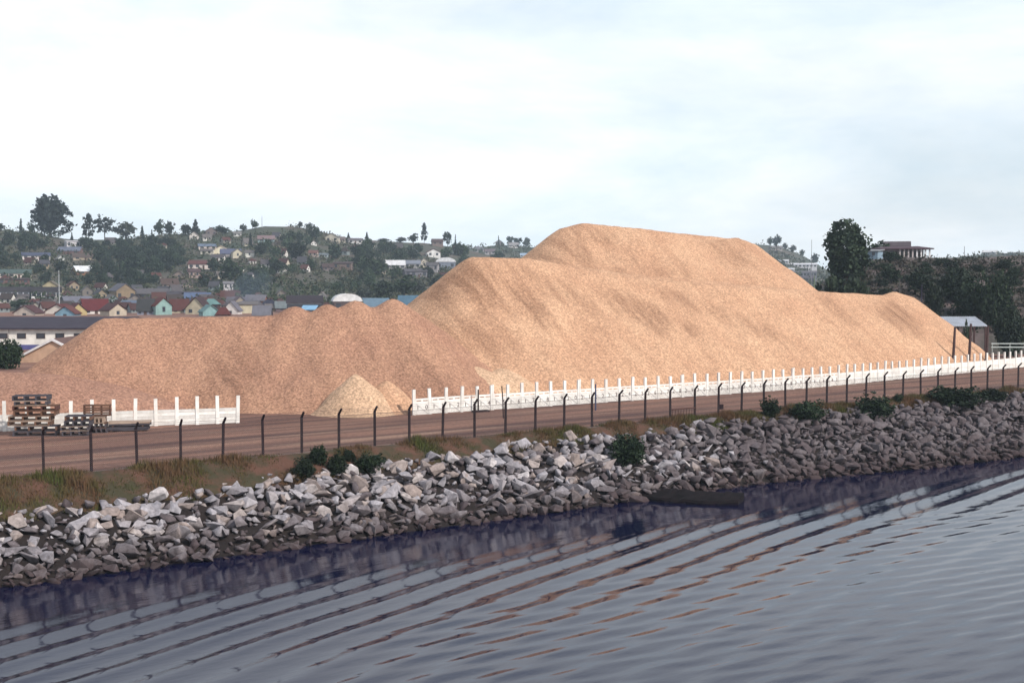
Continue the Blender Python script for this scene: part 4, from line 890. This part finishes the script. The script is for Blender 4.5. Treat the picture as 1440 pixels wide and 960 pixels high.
# smaller houses packed between them
rt = random.Random(77); used = {}
FILL = []
for (x, y, w) in ((8, 428, 16), (30, 424, 14), (50, 436, 14), (68, 422, 12), (100, 436, 14), (128, 431, 13), (138, 420, 14), (180, 418, 14), (186, 440, 14), (205, 428, 12), (228, 416, 14), (246, 416, 16), (256, 431, 14), (275, 430, 13), (298, 426, 13), (309, 424, 12), (322, 430, 12), (330, 418, 13), (350, 436, 14), (362, 424, 14), (378, 437, 12), (392, 431, 14), (394, 418, 13), (452, 424, 14), (458, 434, 12), (508, 428, 12), (548, 432, 12), (140, 409, 13), (100, 408, 14), (92, 418, 12), (190, 411, 13), (6, 396, 12), (60, 377, 12), (150, 394, 12), (300, 408, 13), (286, 398, 12), (236, 372, 12), (40, 372, 12), (120, 350, 12), (290, 338, 12), (316, 342, 11), (394, 348, 11), (424, 372, 12), (500, 352, 12), (520, 348, 11), (560, 352, 12), (580, 358, 12), (640, 356, 11), (484, 358, 11), (388, 336, 10)):
    FILL.append((x, y, w, rt.choice(((110, 60, 58), (120, 112, 118), (95, 78, 76), (130, 70, 62), (100, 98, 112), (150, 140, 140))), rt.choice(((200, 190, 175), (160, 145, 140), (225, 220, 215), (150, 165, 170), (190, 165, 135)))))
k = 0
while k < 22:
    x, y = rt.uniform(150, 640), rt.uniform(340, 396)
    if y < np.interp(x, SKYX, SKYY) + 8 or any(abs(f[0] - x) < 12 and abs(f[1] - y) < 7 for f in FILL) or any(abs(h[0] - x) < 16 and abs(h[1] - y) < 9 for h in HOUSES): continue
    FILL.append((x, y, rt.uniform(8, 13), rt.choice(((120, 112, 118), (130, 70, 62), (150, 140, 140), (110, 60, 58))), rt.choice(((235, 230, 228), (225, 220, 215), (228, 212, 190))))); k += 1
k = 0
while k < 40:
    x, y = rt.uniform(-5, 400), rt.uniform(424, 441)
    if any(abs(f[0] - x) < 9 and abs(f[1] - y) < 5 for f in FILL): continue
    FILL.append((x, y, rt.uniform(11, 18), rt.choice(((110, 60, 58), (120, 112, 118), (95, 78, 76), (130, 70, 62), (130, 70, 62), (150, 140, 140))), rt.choice(((200, 190, 175), (160, 145, 140), (225, 220, 215), (150, 165, 170), (190, 165, 135))))); k += 1
for (x, y, w, rc, wc) in FILL:
    hgt_ = w * rt.uniform(.7, .95); what = {110: 'rust red roofed', 120: 'grey roofed', 95: 'brown roofed', 130: 'red roofed', 100: 'slate roofed', 150: 'pale roofed'}[rc[0]]
    lb = rel_label(x, y - hgt_ / 2, 'small', what + ' house'); used[lb] = 1
    house(x - w / 2, x + w / 2, y - hgt_, y + 1, rc, wc, lb, rt.choice(('side', 'gable', 'side', 'hip')), nwin=2, rf=rt.uniform(.4, .6), yaw=rt.uniform(-.5, .5)); HOUSES.pop()
# far hill buildings
for (x0, x1, yt, yb, rc, wc, lb, st, D, kw) in [
 (715, 729, 341, 349, (200, 195, 200), (235, 232, 235), 'white house under the dark trees of the far ridge', 'side', 1120, {}),
 (697, 707, 337, 345, (120, 110, 120), (170, 160, 165), 'small chapel on the far ridge', 'gable', 1140, {}),
 (668, 680, 347, 355, (150, 150, 165), (190, 185, 190), 'grey house on the far slope left of the chapel', 'side', 1080, {}),
 (682, 696, 350, 358, (160, 140, 150), (205, 200, 205), 'pale house just below the far chapel', 'side', 1050, {}),
 (732, 744, 356, 362, (170, 190, 215), (225, 225, 230), 'white house where the far hill meets the tall heap', 'side', 1000, {}),
 (1084, 1100, 346, 352, (165, 150, 150), (190, 180, 178), 'pale house below the hilltop trees at right', 'side', 1120, {}),
 (1096, 1110, 365, 370, (225, 225, 230), (205, 205, 212), 'white roofed shed on the distant right slope', 'shed', 900, {}),
 (1104, 1150, 370, 377, (225, 225, 232), (232, 230, 236), 'long white building with a jagged roof line in the distance', 'side', 780, dict(nwin=9, rf=.3, yaw=0, door=False)),
 (1110, 1118, 377, 381, (225, 225, 230), (215, 215, 220), 'white hut below the long jagged building', 'side', 740, {}),
 (1118, 1150, 381, 390, (140, 135, 150), (165, 160, 175), 'grey terraced block below the long white building', 'side', 720, dict(nwin=7, rf=.3, yaw=0, door=False)),
 (1122, 1148, 388, 397, (125, 115, 130), (150, 145, 160), 'grey lower block partly behind the heap at right', 'side', 705, dict(nwin=6, rf=.35, yaw=0, door=False)),
 (1385, 1404, 352, 358, (232, 232, 236), (200, 200, 205), 'distant white roofed hall at the right edge skyline', 'side', 1120, {})]:
    xc = (x0 + x1) / 2
    house(x0, x1, yt, yb, rc, wc, lb, st, zf=far_z, **kw)
# jagged parapet of the long white building
# warehouse at the left
def warehouse():
    D = 190.0; xa = PD(-60, 462, D)[0]; xb = PD(165, 462, D)[0]; root = empty('warehouse', (xa, D, 0)); tag(root, 'long white warehouse with a dark roof at the left edge', 'warehouse')
    w = xb - xa; ze = PD(50, 463, D)[2]; zr = PD(50, 447, D + 9)[2]
    wl = MB().box(0, w, 0, 18, -1, ze).build('wall', cm((250, 246, 240)), root)
    MB().add([(-.5, -.6, ze + .02), (w + .5, -.6, ze + .02), (w + .5, 9, zr), (-.5, 9, zr), (w + .5, 18.6, ze + .02), (-.5, 18.6, ze + .02), (-.5, -.6, ze + .22), (w + .5, -.6, ze + .22), (w + .5, 9, zr + .2), (-.5, 9, zr + .2), (w + .5, 18.6, ze + .22), (-.5, 18.6, ze + .22)],
             [(0, 3, 2, 1), (3, 5, 4, 2), (6, 7, 8, 9), (9, 8, 10, 11), (0, 1, 7, 6), (4, 5, 11, 10), (1, 2, 8, 7), (2, 4, 10, 8), (3, 0, 6, 9), (5, 3, 9, 11)]).build('roof', cm((62, 56, 70)), root)
    MB().box(.05, w, -.03, 0, .02, .75).build('plinth', cm((95, 95, 150)), root)
    for x0 in (-48, -22, -2, 24, 51, 78, 104):
        a = PD(x0, 470, D)[0] - xa; b2 = PD(x0 + 12.5, 470, D)[0] - xa; z1, z0 = PD(30, 468.5, D)[2], PD(30, 476, D)[2]
        fr = MB().box(a, b2, -.05, .02, z0, z1).build('window', cm((95, 75, 70)), root); MB().box(a + .08, b2 - .08, -.07, -.052, z0 + .08, z1 - .08).build('pane', window_m, fr)
    MB().box(PD(12, 470, D)[0] - xa, PD(13, 470, D)[0] - xa, -.12, -.01, 0, ze).build('drainpipe', cm((200, 195, 190)), root)
warehouse()
an = empty('annex', (PD(74, 480, 160)[0], 160, 0)); tag(an, 'small beige gabled shed with a white roof edge before the warehouse', 'shed')
zr = PD(74, 478.5, 160)[2]; hx = 46 / 1800 * 160; ze = PD(32, 502, 160)[2]
MB().prism([(-hx, -.5), (hx, -.5), (hx, ze), (0, zr - .1), (-hx, ze)], 0, 9).build('wall', cm((205, 170, 145)), an)
rf = MB(); s = (zr - ze) / hx
for sg in (-1, 1):
    prof = [(0, zr), (sg * (hx + .3), ze - .3 * s), (sg * (hx + .3), ze - .3 * s + .22), (0, zr + .22)]; rf.prism(prof if sg < 0 else prof[::-1], .05, 9.3)
rf.build('roof', cm((110, 85, 80)), an)
bb = MB()
for sg in (-1, 1):
    prof = [(0, zr - .05), (sg * (hx + .3), ze - .3 * s - .05), (sg * (hx + .3), ze - .3 * s + .24), (0, zr + .24)]; bb.prism(prof if sg < 0 else prof[::-1], -.3, .045)
bb.build('bargeboard', cm((240, 238, 240)), an)
tree_px(-12, 33, 473, 520, 'bush', 'round dark bush before the warehouse at the left edge', zf=lambda X, Y: 0.0, D=149, name='bush', cat='bush', var=0)
# house on the bluff
def bluff_house():
    D = 246.0; X0, X1 = PD(1240, 362, D)[0], PD(1308, 362, D)[0]; z0 = PD(1275, 363, D)[2]; root = empty('house', (X0, D, z0)); tag(root, 'long low house with a verandah on top of the dark bluff', 'house')
    w = X1 - X0; h = 12.5 / 1800 * D; hr = 5.0 / 1800 * D
    MB().box(0, w * .62, 1.2, 7, -1, h).build('wall', cm((175, 155, 160)), root)
    MB().box(w * .62 + .02, w * .96, 2.8, 7, -1, h).build('wall', cm((225, 222, 230)), root)
    MB().add([(-.6, -.5, h), (w + .6, -.5, h), (w + .6, 7.5, h), (-.6, 7.5, h), (.9, 3.5, h + hr * .8), (w * .86, 3.5, h + hr), (-.6, -.5, h + .2), (w + .6, -.5, h + .2), (w + .6, 7.5, h + .2), (-.6, 7.5, h + .2)],
             [(3, 2, 1, 0), (0, 1, 7, 6), (1, 2, 8, 7), (2, 3, 9, 8), (3, 0, 6, 9), (6, 7, 5, 4), (7, 8, 5), (8, 9, 4, 5), (9, 6, 4)]).build('roof', cm((85, 65, 75)), root)
    for k in range(8): MB().box(w * (.36 + k * .088), w * (.36 + k * .088) + .25, -.1, .15, -1, h).build('post', cm((235, 232, 235)) if k > 3 else cm((205, 195, 195)), root)
    for xx in (.06, .2, .4, .5): MB().box(w * xx, w * xx + 1.0, 1.12, 1.25, .5, h - .35).build('window', window_m, root)
    for xx in (.68, .76, .86): MB().box(w * xx, w * xx + .8, 2.72, 2.85, .2, h - .3).build('window', window_m, root)
bluff_house()
house(1219, 1242, 351, 363, (190, 195, 205), (150, 185, 215), 'small pale blue hut between the big tree and bluff house', 'shed', D=240, zf=None, nwin=2, rf=.25, deep=4)
house(1250, 1284, 340, 352, (120, 100, 110), (160, 140, 145), 'house with a low brown roof rising behind the verandah house', 'side', D=266, zf=None, nwin=3, rf=.55, deep=6, yaw=0)
# open shed right of the heap
D = 165; a0, a1 = PD(1336, 455, D)[0], PD(1388, 455, D)[0]; zt = PD(1360, 446, D + 4)[2]; ze = PD(1360, 459, D)[2]; sh_ = empty('open_shed', (a0, D, 0)); tag(sh_, 'open shed with a pale corrugated roof at the right end of the heap', 'shed')
w = a1 - a0; rfm = MB(); nr = 40
for i in range(nr):
    xa, xb = w * i / nr, w * (i + 1) / nr - .02; dz = .05 * (i % 2); rfm.add([(xa, -.3, ze + dz), (xb, -.3, ze + dz), (xb, 4.3, zt + dz), (xa, 4.3, zt + dz), (xa, -.3, ze + dz + .06), (xb, -.3, ze + dz + .06), (xb, 4.3, zt + dz + .06), (xa, 4.3, zt + dz + .06)], [(3, 2, 1, 0), (4, 5, 6, 7), (0, 1, 5, 4), (1, 2, 6, 5), (2, 3, 7, 6), (3, 0, 4, 7)])
rfm.build('roof', cm((205, 212, 225)), sh_)
for xx in (.1, w * .5, w - .25):
    for yy, zz in ((0, ze), (4, zt - .1)): MB().box(xx, xx + .2, yy, yy + .2, -.2, zz - .02).build('post', pole_m, sh_)
MB().box(.3, w * .45, 3.3, 3.4, 0, 1.6).build('wall', cm((45, 50, 58)), sh_)
gr = empty('guard_rail', (PD(1394, 485, 152)[0], 152, 0)); tag(gr, 'pale two-rail barrier beside the open shed at the right edge', 'barrier')
for yy in (483, 488): z_ = PD(1400, yy, 152)[2]; MB().box(0, 4.5, -.03, .03, z_ - .06, z_ + .06).build('rail', cm((200, 210, 210)), gr)
for k in range(3): MB().box(.1 + k * 2.1, .2 + k * 2.1, .032, .12, -.2, PD(1400, 482, 152)[2]).build('post', cm((150, 160, 160)), gr)
# slim poles and masts
def mast(x, y0, y1, zf, D, label, r=.12, name='utility_pole', arm=True, c=(150, 145, 150), base=None):
    X, Y, _ = PD(x, y1, D); Z = float(zf(X, Y)) if zf else PD(x, y1, D)[2]; zt = PD(x, y0, D)[2]; root = empty(name, (X, Y, Z)); tag(root, label, 'pole' if 'pole' in name else 'mast')
    MB().tube([(0, 0, -1), (0, 0, (zt - Z) * .6), (0, 0, zt - Z)], [r, r * .8, r * .6], 6).build('shaft', cm(c), root)
    if arm: MB().box(-.8, .8, -.15, -.05, zt - Z - .8, zt - Z - .65).build('crossarm', cm((120, 110, 110)), root)
mast(83.5, 380, 432, hill_z, 400, 'tall pale utility pole rising over the lower town', .16, c=(195, 200, 205))
mast(368.5, 304, 322, hill_z, 770, 'thin aerial on the bare hilltop', .18, 'radio_mast', False)
mast(355, 307, 322, hill_z, 770, 'short aerial among the trees left of the bare hilltop', .2, 'radio_mast', False)
mast(1141, 337, 376, far_z, 780, 'thin distant mast above the long white building', .2, 'radio_mast', False)
mast(1356, 346, 360, None, 260, 'thin pole on the skyline right of the bluff house', .06, 'utility_pole', False, (90, 80, 90))
mast(1145, 387, 408, bluff_z, 186, 'small greenish pole at the left foot of the bluff', .10, 'utility_pole', False, (120, 140, 120))
mast(1265, 391, 412, None, 186, 'grey pole standing before the bluff scrub', .08, 'utility_pole', False, (95, 95, 95))
mast(1296, 400, 425, None, 184, 'dark pole at the right end of the bluff scrub', .09, 'utility_pole', False, (60, 58, 80))

# ---------------------------------------------------------------- trees
tree_px(1159, 1221, 309, 406, 'fine', 'big dark leafy tree beside the bluff, largest tree at right', zf=bluff_z, D=200, lift=.27)
for a in (  # ridge trees, left to right
 (44, 98, 272, 338, 'finecon', 'tallest ridge tree, broad and dark, at the upper left'), (25, 34, 307, 322, 'conifer', 'small pointed cypress left of the tallest ridge tree'), (38, 50, 312, 330, 'irregular', 'low bushy tree at the left foot of the tallest ridge tree'),
 (114, 135, 300, 340, 'tiers', 'ragged dark conifer right of the tallest ridge tree'), (132, 163, 305, 340, 'spread', 'flat-topped pine beside the ragged conifer'), (160, 194, 311, 340, 'round', 'smooth domed tree on the ridge'), (195, 205, 317, 336, 'conifer', 'small thin conifer right of the domed tree'),
 (211, 216, 322, 336, 'conifer', 'tiny cypress left of the twin feathery trees'), (216, 232, 308, 334, 'irregular', 'left one of the twin feathery ridge trees'), (230, 246, 309, 334, 'irregular', 'right one of the twin feathery ridge trees'), (252, 270, 314, 333, 'irregular', 'low spreading tree left of the paired conifers'), (266, 284, 308, 332, 'conifer', 'pointed conifer beside the white ridge house'),
 (300, 324, 317, 334, 'round', 'rounded tree on the ridge by the brown gable'), (336, 348, 315, 326, 'round', 'small rounded tree left of the bare hilltop'), (352, 364, 309, 324, 'irregular', 'dark tree under the short aerial'), (418, 426, 311, 323, 'round', 'rounded tree at the right end of the bare hilltop'), (428, 441, 314, 325, 'spread', 'spreading tree past the bare hilltop'), (443, 449, 318, 330, 'conifer', 'small cypress at the right of the hilltop'),
 (487, 493, 327, 337, 'conifer', 'small conifer near the cream ridge houses'), (512, 520, 326, 341, 'conifer', 'lone conifer on the dip of the ridge'), (573, 590, 328, 342, 'irregular', 'bushy ridge tree left of the tall conifer'), (591, 602, 313, 342, 'tiers', 'tall thin conifer on the ridge above the sheds'), (622, 637, 324, 344, 'spread', 'umbrella pine on the ridge beside the brown house'), (638, 643, 329, 338, 'conifer', 'small leaning tree right of the umbrella pine'),
 (530, 550, 335, 345, 'round', 'low round tree on the ridge right of the lone conifer'), (556, 572, 333, 345, 'round', 'low tree on the ridge left of the bushy one'), (-8, 8, 314, 330, 'round', 'rounded tree at the left edge of the ridge'), (98, 104, 326, 340, 'conifer', 'tiny cypress between the two ridge conifers')):
    xc = (a[0] + a[1]) / 2; tree_px(*a, D=float(np.interp(xc, RDX, RDD)) - 6, group='trees along the ridge')
for a in ((711, 723, 331, 346, 'spread', 'left one of the dark umbrella trees on the far ridge'), (721, 735, 333, 347, 'spread', 'middle dark umbrella tree on the far ridge'), (735, 746, 333, 348, 'round', 'right one of the dark trees on the far ridge'), (699, 703, 331, 340, 'conifer', 'spire-like cypress at the far chapel'),
          (1078, 1088, 333, 348, 'round', 'left part of the dark clump on the distant hilltop'), (1086, 1099, 330, 348, 'round', 'taller tree of the dark clump on the distant hilltop'), (1100, 1108, 341, 351, 'round', 'small tree right of the distant hilltop clump'), (1110, 1120, 344, 356, 'round', 'tree a little down the distant hill'), (1124, 1132, 350, 362, 'irregular', 'tree halfway down the distant hill'), (1140, 1152, 355, 374, 'irregular', 'tree at the low end of the distant hill')):
    tree_px(*a, zf=far_z, D=1135, group='trees on the far hill')
# named hillside trees
for a in ((402, 434, 338, 368, 'irregular', 'dark round tree standing alone on the upper slope'), (505, 542, 360, 392, 'irregular', 'big dark tree below the long white-roofed shed'), (525, 548, 366, 386, 'round', 'dark tree touching the long white-roofed shed'), (463, 482, 398, 414, 'round', 'dark bushy tree above the curved white roof'), (436, 450, 401, 412, 'round', 'small dark bush on the bare purple slope'),
          (520, 556, 392, 426, 'irregular', 'dark tree over the pale blue shed roof'), (548, 590, 386, 420, 'irregular', 'wide dark tree over the bright blue shed'), (500, 524, 400, 424, 'round', 'mid green tree right of the curved white roof'), (575, 600, 392, 416, 'round', 'dark tree at the edge of the big heap'), (304, 345, 362, 398, 'irregular', 'large dark tree below the hillside cluster'),
          (330, 372, 385, 424, 'irregular', 'bluish green tree by the narrow white house'), (150, 170, 342, 364, 'irregular', 'very dark tree right of the brown roofed cream house'), (128, 152, 344, 372, 'irregular', 'very dark tree above the orange-ended house'), (176, 206, 356, 384, 'irregular', 'large dark tree in the middle of the wood'), (10, 44, 420, 436, 'irregular', 'dark hedge-like tree below the white terrace'), (356, 380, 372, 392, 'round', 'green tree on the slope left of the bare patch'), (378, 404, 366, 384, 'round', 'green tree under the pinkish white house')):
    tree_px(*a, group='trees on the hillside')
# the rest of the wood: each tree labelled by the nearest house
zones = [((0, 260), (340, 400), 105, .8), ((100, 330), (365, 412), 60, .85), ((330, 520), (335, 412), 46, .35), ((500, 640), (345, 412), 34, .4), ((560, 700), (345, 372), 10, .3)]
for (xa, xb), (ya, yb), n, dk in zones:
    k = 0; tries = 0
    while k < n and tries < 2000:
        tries += 1; x, y = rt.uniform(xa, xb), rt.uniform(ya, yb)
        if y < np.interp(x, SKYX, SKYY) + 9: continue
        if any(abs(h[0] - x) < 17 and -4 < (y - h[1]) < 16 for h in HOUSES): continue
        if 392 < x < 460 and 385 < y < 420: continue
        X, Y, Z = hit(x, y, hill_z, 432, 1000, 3.0)
        w = rt.uniform(11, 22) / 1800 * Y; h = w * rt.uniform(.75, 1.15); dark = rt.random() < dk
        kind = rt.choice(('round', 'irregular', 'irregular', 'conifer' if rt.random() < .3 else 'round'))
        if kind == 'conifer': w *= .55; h *= 1.2
        what = ('dark ' if dark else 'mid green ') + {'round': 'rounded tree', 'irregular': 'bushy tree', 'conifer': 'pointed conifer'}[kind]
        wpx = w / Y * 1800; lb = rel_label(x, y, 'small' if wpx < 13 else 'mid-sized' if wpx < 18 else 'large', what); used[lb] = used.get(lb, 0) + 1
        tree(X, Y, Z - .3, w, h, kind, lb, 0 if dark else 1, 'trees on the hillside', lift=.05); k += 1
# low scrub as ground cover
def scrub(name, xr, yr, zf, n, size, m, label, nl=12, seed=1, Da=432, Db=1000, avoid=True, uni=None):
    rg = np.random.default_rng(seed)
    if uni: X = rg.uniform(*uni[0], n); Y = rg.uniform(*uni[1], n)
    else:
        Y = rg.uniform(*yr, n); X = (rg.uniform(*xr, n) - 720) / 1800 * Y
    keep = fbm(X * .03 * 430 / Y.mean(), Y * .03 * 430 / Y.mean(), seed, 3) > -.25; X, Y = X[keep], Y[keep]; Z = zf(X, Y)
    s = size * rg.uniform(.5, 1.3, len(X)); C = np.stack([X, Y, Z + s * .5], -1); V, F = leaves(C, s * .6, nl, size * .38, rg)
    o = obj(name, mesh_np(name, V, F, m)); tag(o, label, 'scrub', None, 'stuff'); return o
scrub_m = mat('scrub_leaf', (.035, .055, .030), (.085, .080, .055), .06, .9, coord='World', lo=.38, hi=.62, spec=.1); scrub_b = mat('bluff_scrub_leaf', (.025, .034, .022), (.095, .074, .068), .16, .9, coord='World', lo=.42, hi=.62, spec=.1)
scrub('hillside_scrub', (-120, 760), (445, 800), hill_z, 5200, 1.7, scrub_m, 'low green and brown scrub covering the town hillside', 12, 3)
scrub('far_scrub', (560, 1460), (760, 1150), far_z, 2600, 2.6, scrub_m, 'low scrub covering the distant hills', 10, 5)
scrub('bluff_scrub', (1125, 1500), (180, 236), bluff_z, 1700, .65, scrub_b, 'dark purplish scrub covering the bluff', 13, 7)
# bluff trees and shrubs
for a in ((1318, 1372, 376, 446, 'fine', 'tall dark tree mass in the gully right of the bluff house', 200), (1340, 1398, 392, 456, 'bush', 'dark tree hanging over the open shed', 190), (1148, 1190, 380, 414, 'irregular', 'dark shrub at the left foot of the big tree', 192), (1168, 1222, 384, 414, 'irregular', 'wide dark shrub under the big tree', 190), (1218, 1256, 339, 364, 'round', 'low green tree right of the big tree', 262), (1374, 1424, 372, 470, 'bush', 'grey-green tree at the right edge', 186),
          (1196, 1226, 396, 416, 'round', 'small dark shrub right of the wide one', 188), (1276, 1312, 378, 400, 'round', 'dark shrub below the verandah house', 206), (1300, 1330, 396, 424, 'irregular', 'dark shrub above the dark pole', 190), (1240, 1268, 372, 388, 'round', 'dark shrub below the pale blue hut', 214), (1350, 1366, 452, 466, 'round', 'dark shrub showing under the shed roof', 163), (1398, 1440, 430, 505, 'fine', 'grey-green shrub at the far right edge', 172), (1322, 1350, 366, 388, 'round', 'dark tree top at the rim of the gully', 228)):
    tree_px(*a[:6], zf=bluff_z, D=a[6], group='trees on the bluff', var=(1 if 'grey-green' in a[5] else 0), lift=.0)

# ---------------------------------------------------------------- bluff shrubs, smoke
HOUSES += [(1190, 350, 'big leafy tree'), (1230, 357, 'pale blue hut'), (1280, 354, 'verandah house'), (1296, 412, 'dark bluff pole'), (1265, 402, 'grey bluff pole'), (1345, 410, 'gully tree mass'), (1365, 455, 'open pale-roofed shed'), (1356, 353, 'thin skyline pole')]
k = 0
while k < 36:
    x, y = rt.uniform(1165, 1440), rt.uniform(368, 425)
    if x < 1215 and y < 385: continue
    X, Y, Z = hit(x, y, bluff_z, 178, 240, 1.0); w = rt.uniform(12, 30) / 1800 * Y; h = w * rt.uniform(.5, .8)
    lb = rel_label(x, y, 'small' if w < 1.9 else 'mid-sized' if w < 2.8 else 'large', 'dark shrub'); used[lb] = 1
    tree(X, Y, Z - .2, w, h, 'bush', lb, None, 'shrubs on the bluff', 'shrub', 'shrub'); k += 1
sx_, sy_, sz_ = PD(350, 410, 427); bm = bmesh.new(); bmesh.ops.create_icosphere(bm, subdivisions=3, radius=1)
for v in bm.verts:
    q = 1 + .35 * fbm(v.co.x * 1.5 + 5, v.co.z * 1.5 + v.co.y, 99, 3); v.co = Vector((v.co.x * 7.0 * q + v.co.z * 3.4, v.co.y * 4.5 * q, v.co.z * 7.5 * q))
me = bpy.data.meshes.new('smoke'); bm.to_mesh(me); bm.free(); sm = bpy.data.materials.new('wood_smoke'); sm.use_nodes = True; t = sm.node_tree; t.nodes.clear()
pv = N(t, 'ShaderNodeVolumePrincipled'); pv.inputs['Color'].default_value = (.6, .78, 1.0, 1); pv.inputs['Density'].default_value = .014; ou = N(t, 'ShaderNodeOutputMaterial'); t.links.new(pv.outputs['Volume'], ou.inputs['Volume'])
me.materials.append(sm); o = obj('smoke', me, None, (sx_, sy_ - 2, sz_)); tag(o, 'thin blue wood smoke drifting over the grey roofs', 'smoke', None, 'stuff')

# ---------------------------------------------------------------- air
hz = MB().box(-1000, 1000, -60, 1460, -9.5, 95).me('haze'); hm = bpy.data.materials.new('haze_air'); hm.use_nodes = True; t = hm.node_tree; t.nodes.clear()
pv = N(t, 'ShaderNodeVolumePrincipled'); pv.inputs['Color'].default_value = (.70, .84, 1.0, 1); pv.inputs['Density'].default_value = HAZE; ou = N(t, 'ShaderNodeOutputMaterial'); t.links.new(pv.outputs['Volume'], ou.inputs['Volume'])
hz.materials.append(hm)
if HAZE > 0: o = obj('haze', hz); tag(o, kind='stuff')

# ---------------------------------------------------------------- look-alikes that still share a label are told apart from left to right
same = {}
for o in COL.objects:
    if o.get('category') in ('rock', 'tree', 'shrub', 'house'): same.setdefault(o['label'], []).append(o)
for lb, os_ in same.items():
    if len(os_) < 2: continue
    os_.sort(key=lambda o: o.location.x / o.location.y); n = len(os_)
    names = {2: ('left', 'right'), 3: ('leftmost', 'middle', 'rightmost')}.get(n) or ['leftmost'] + [w_ + ' from left' for w_ in ('second', 'third', 'fourth', 'fifth', 'sixth', 'seventh', 'eighth', 'ninth', 'tenth')][:n - 2] + ['rightmost']
    for o, w_ in zip(os_, names): o['label'] = w_ + ' ' + lb
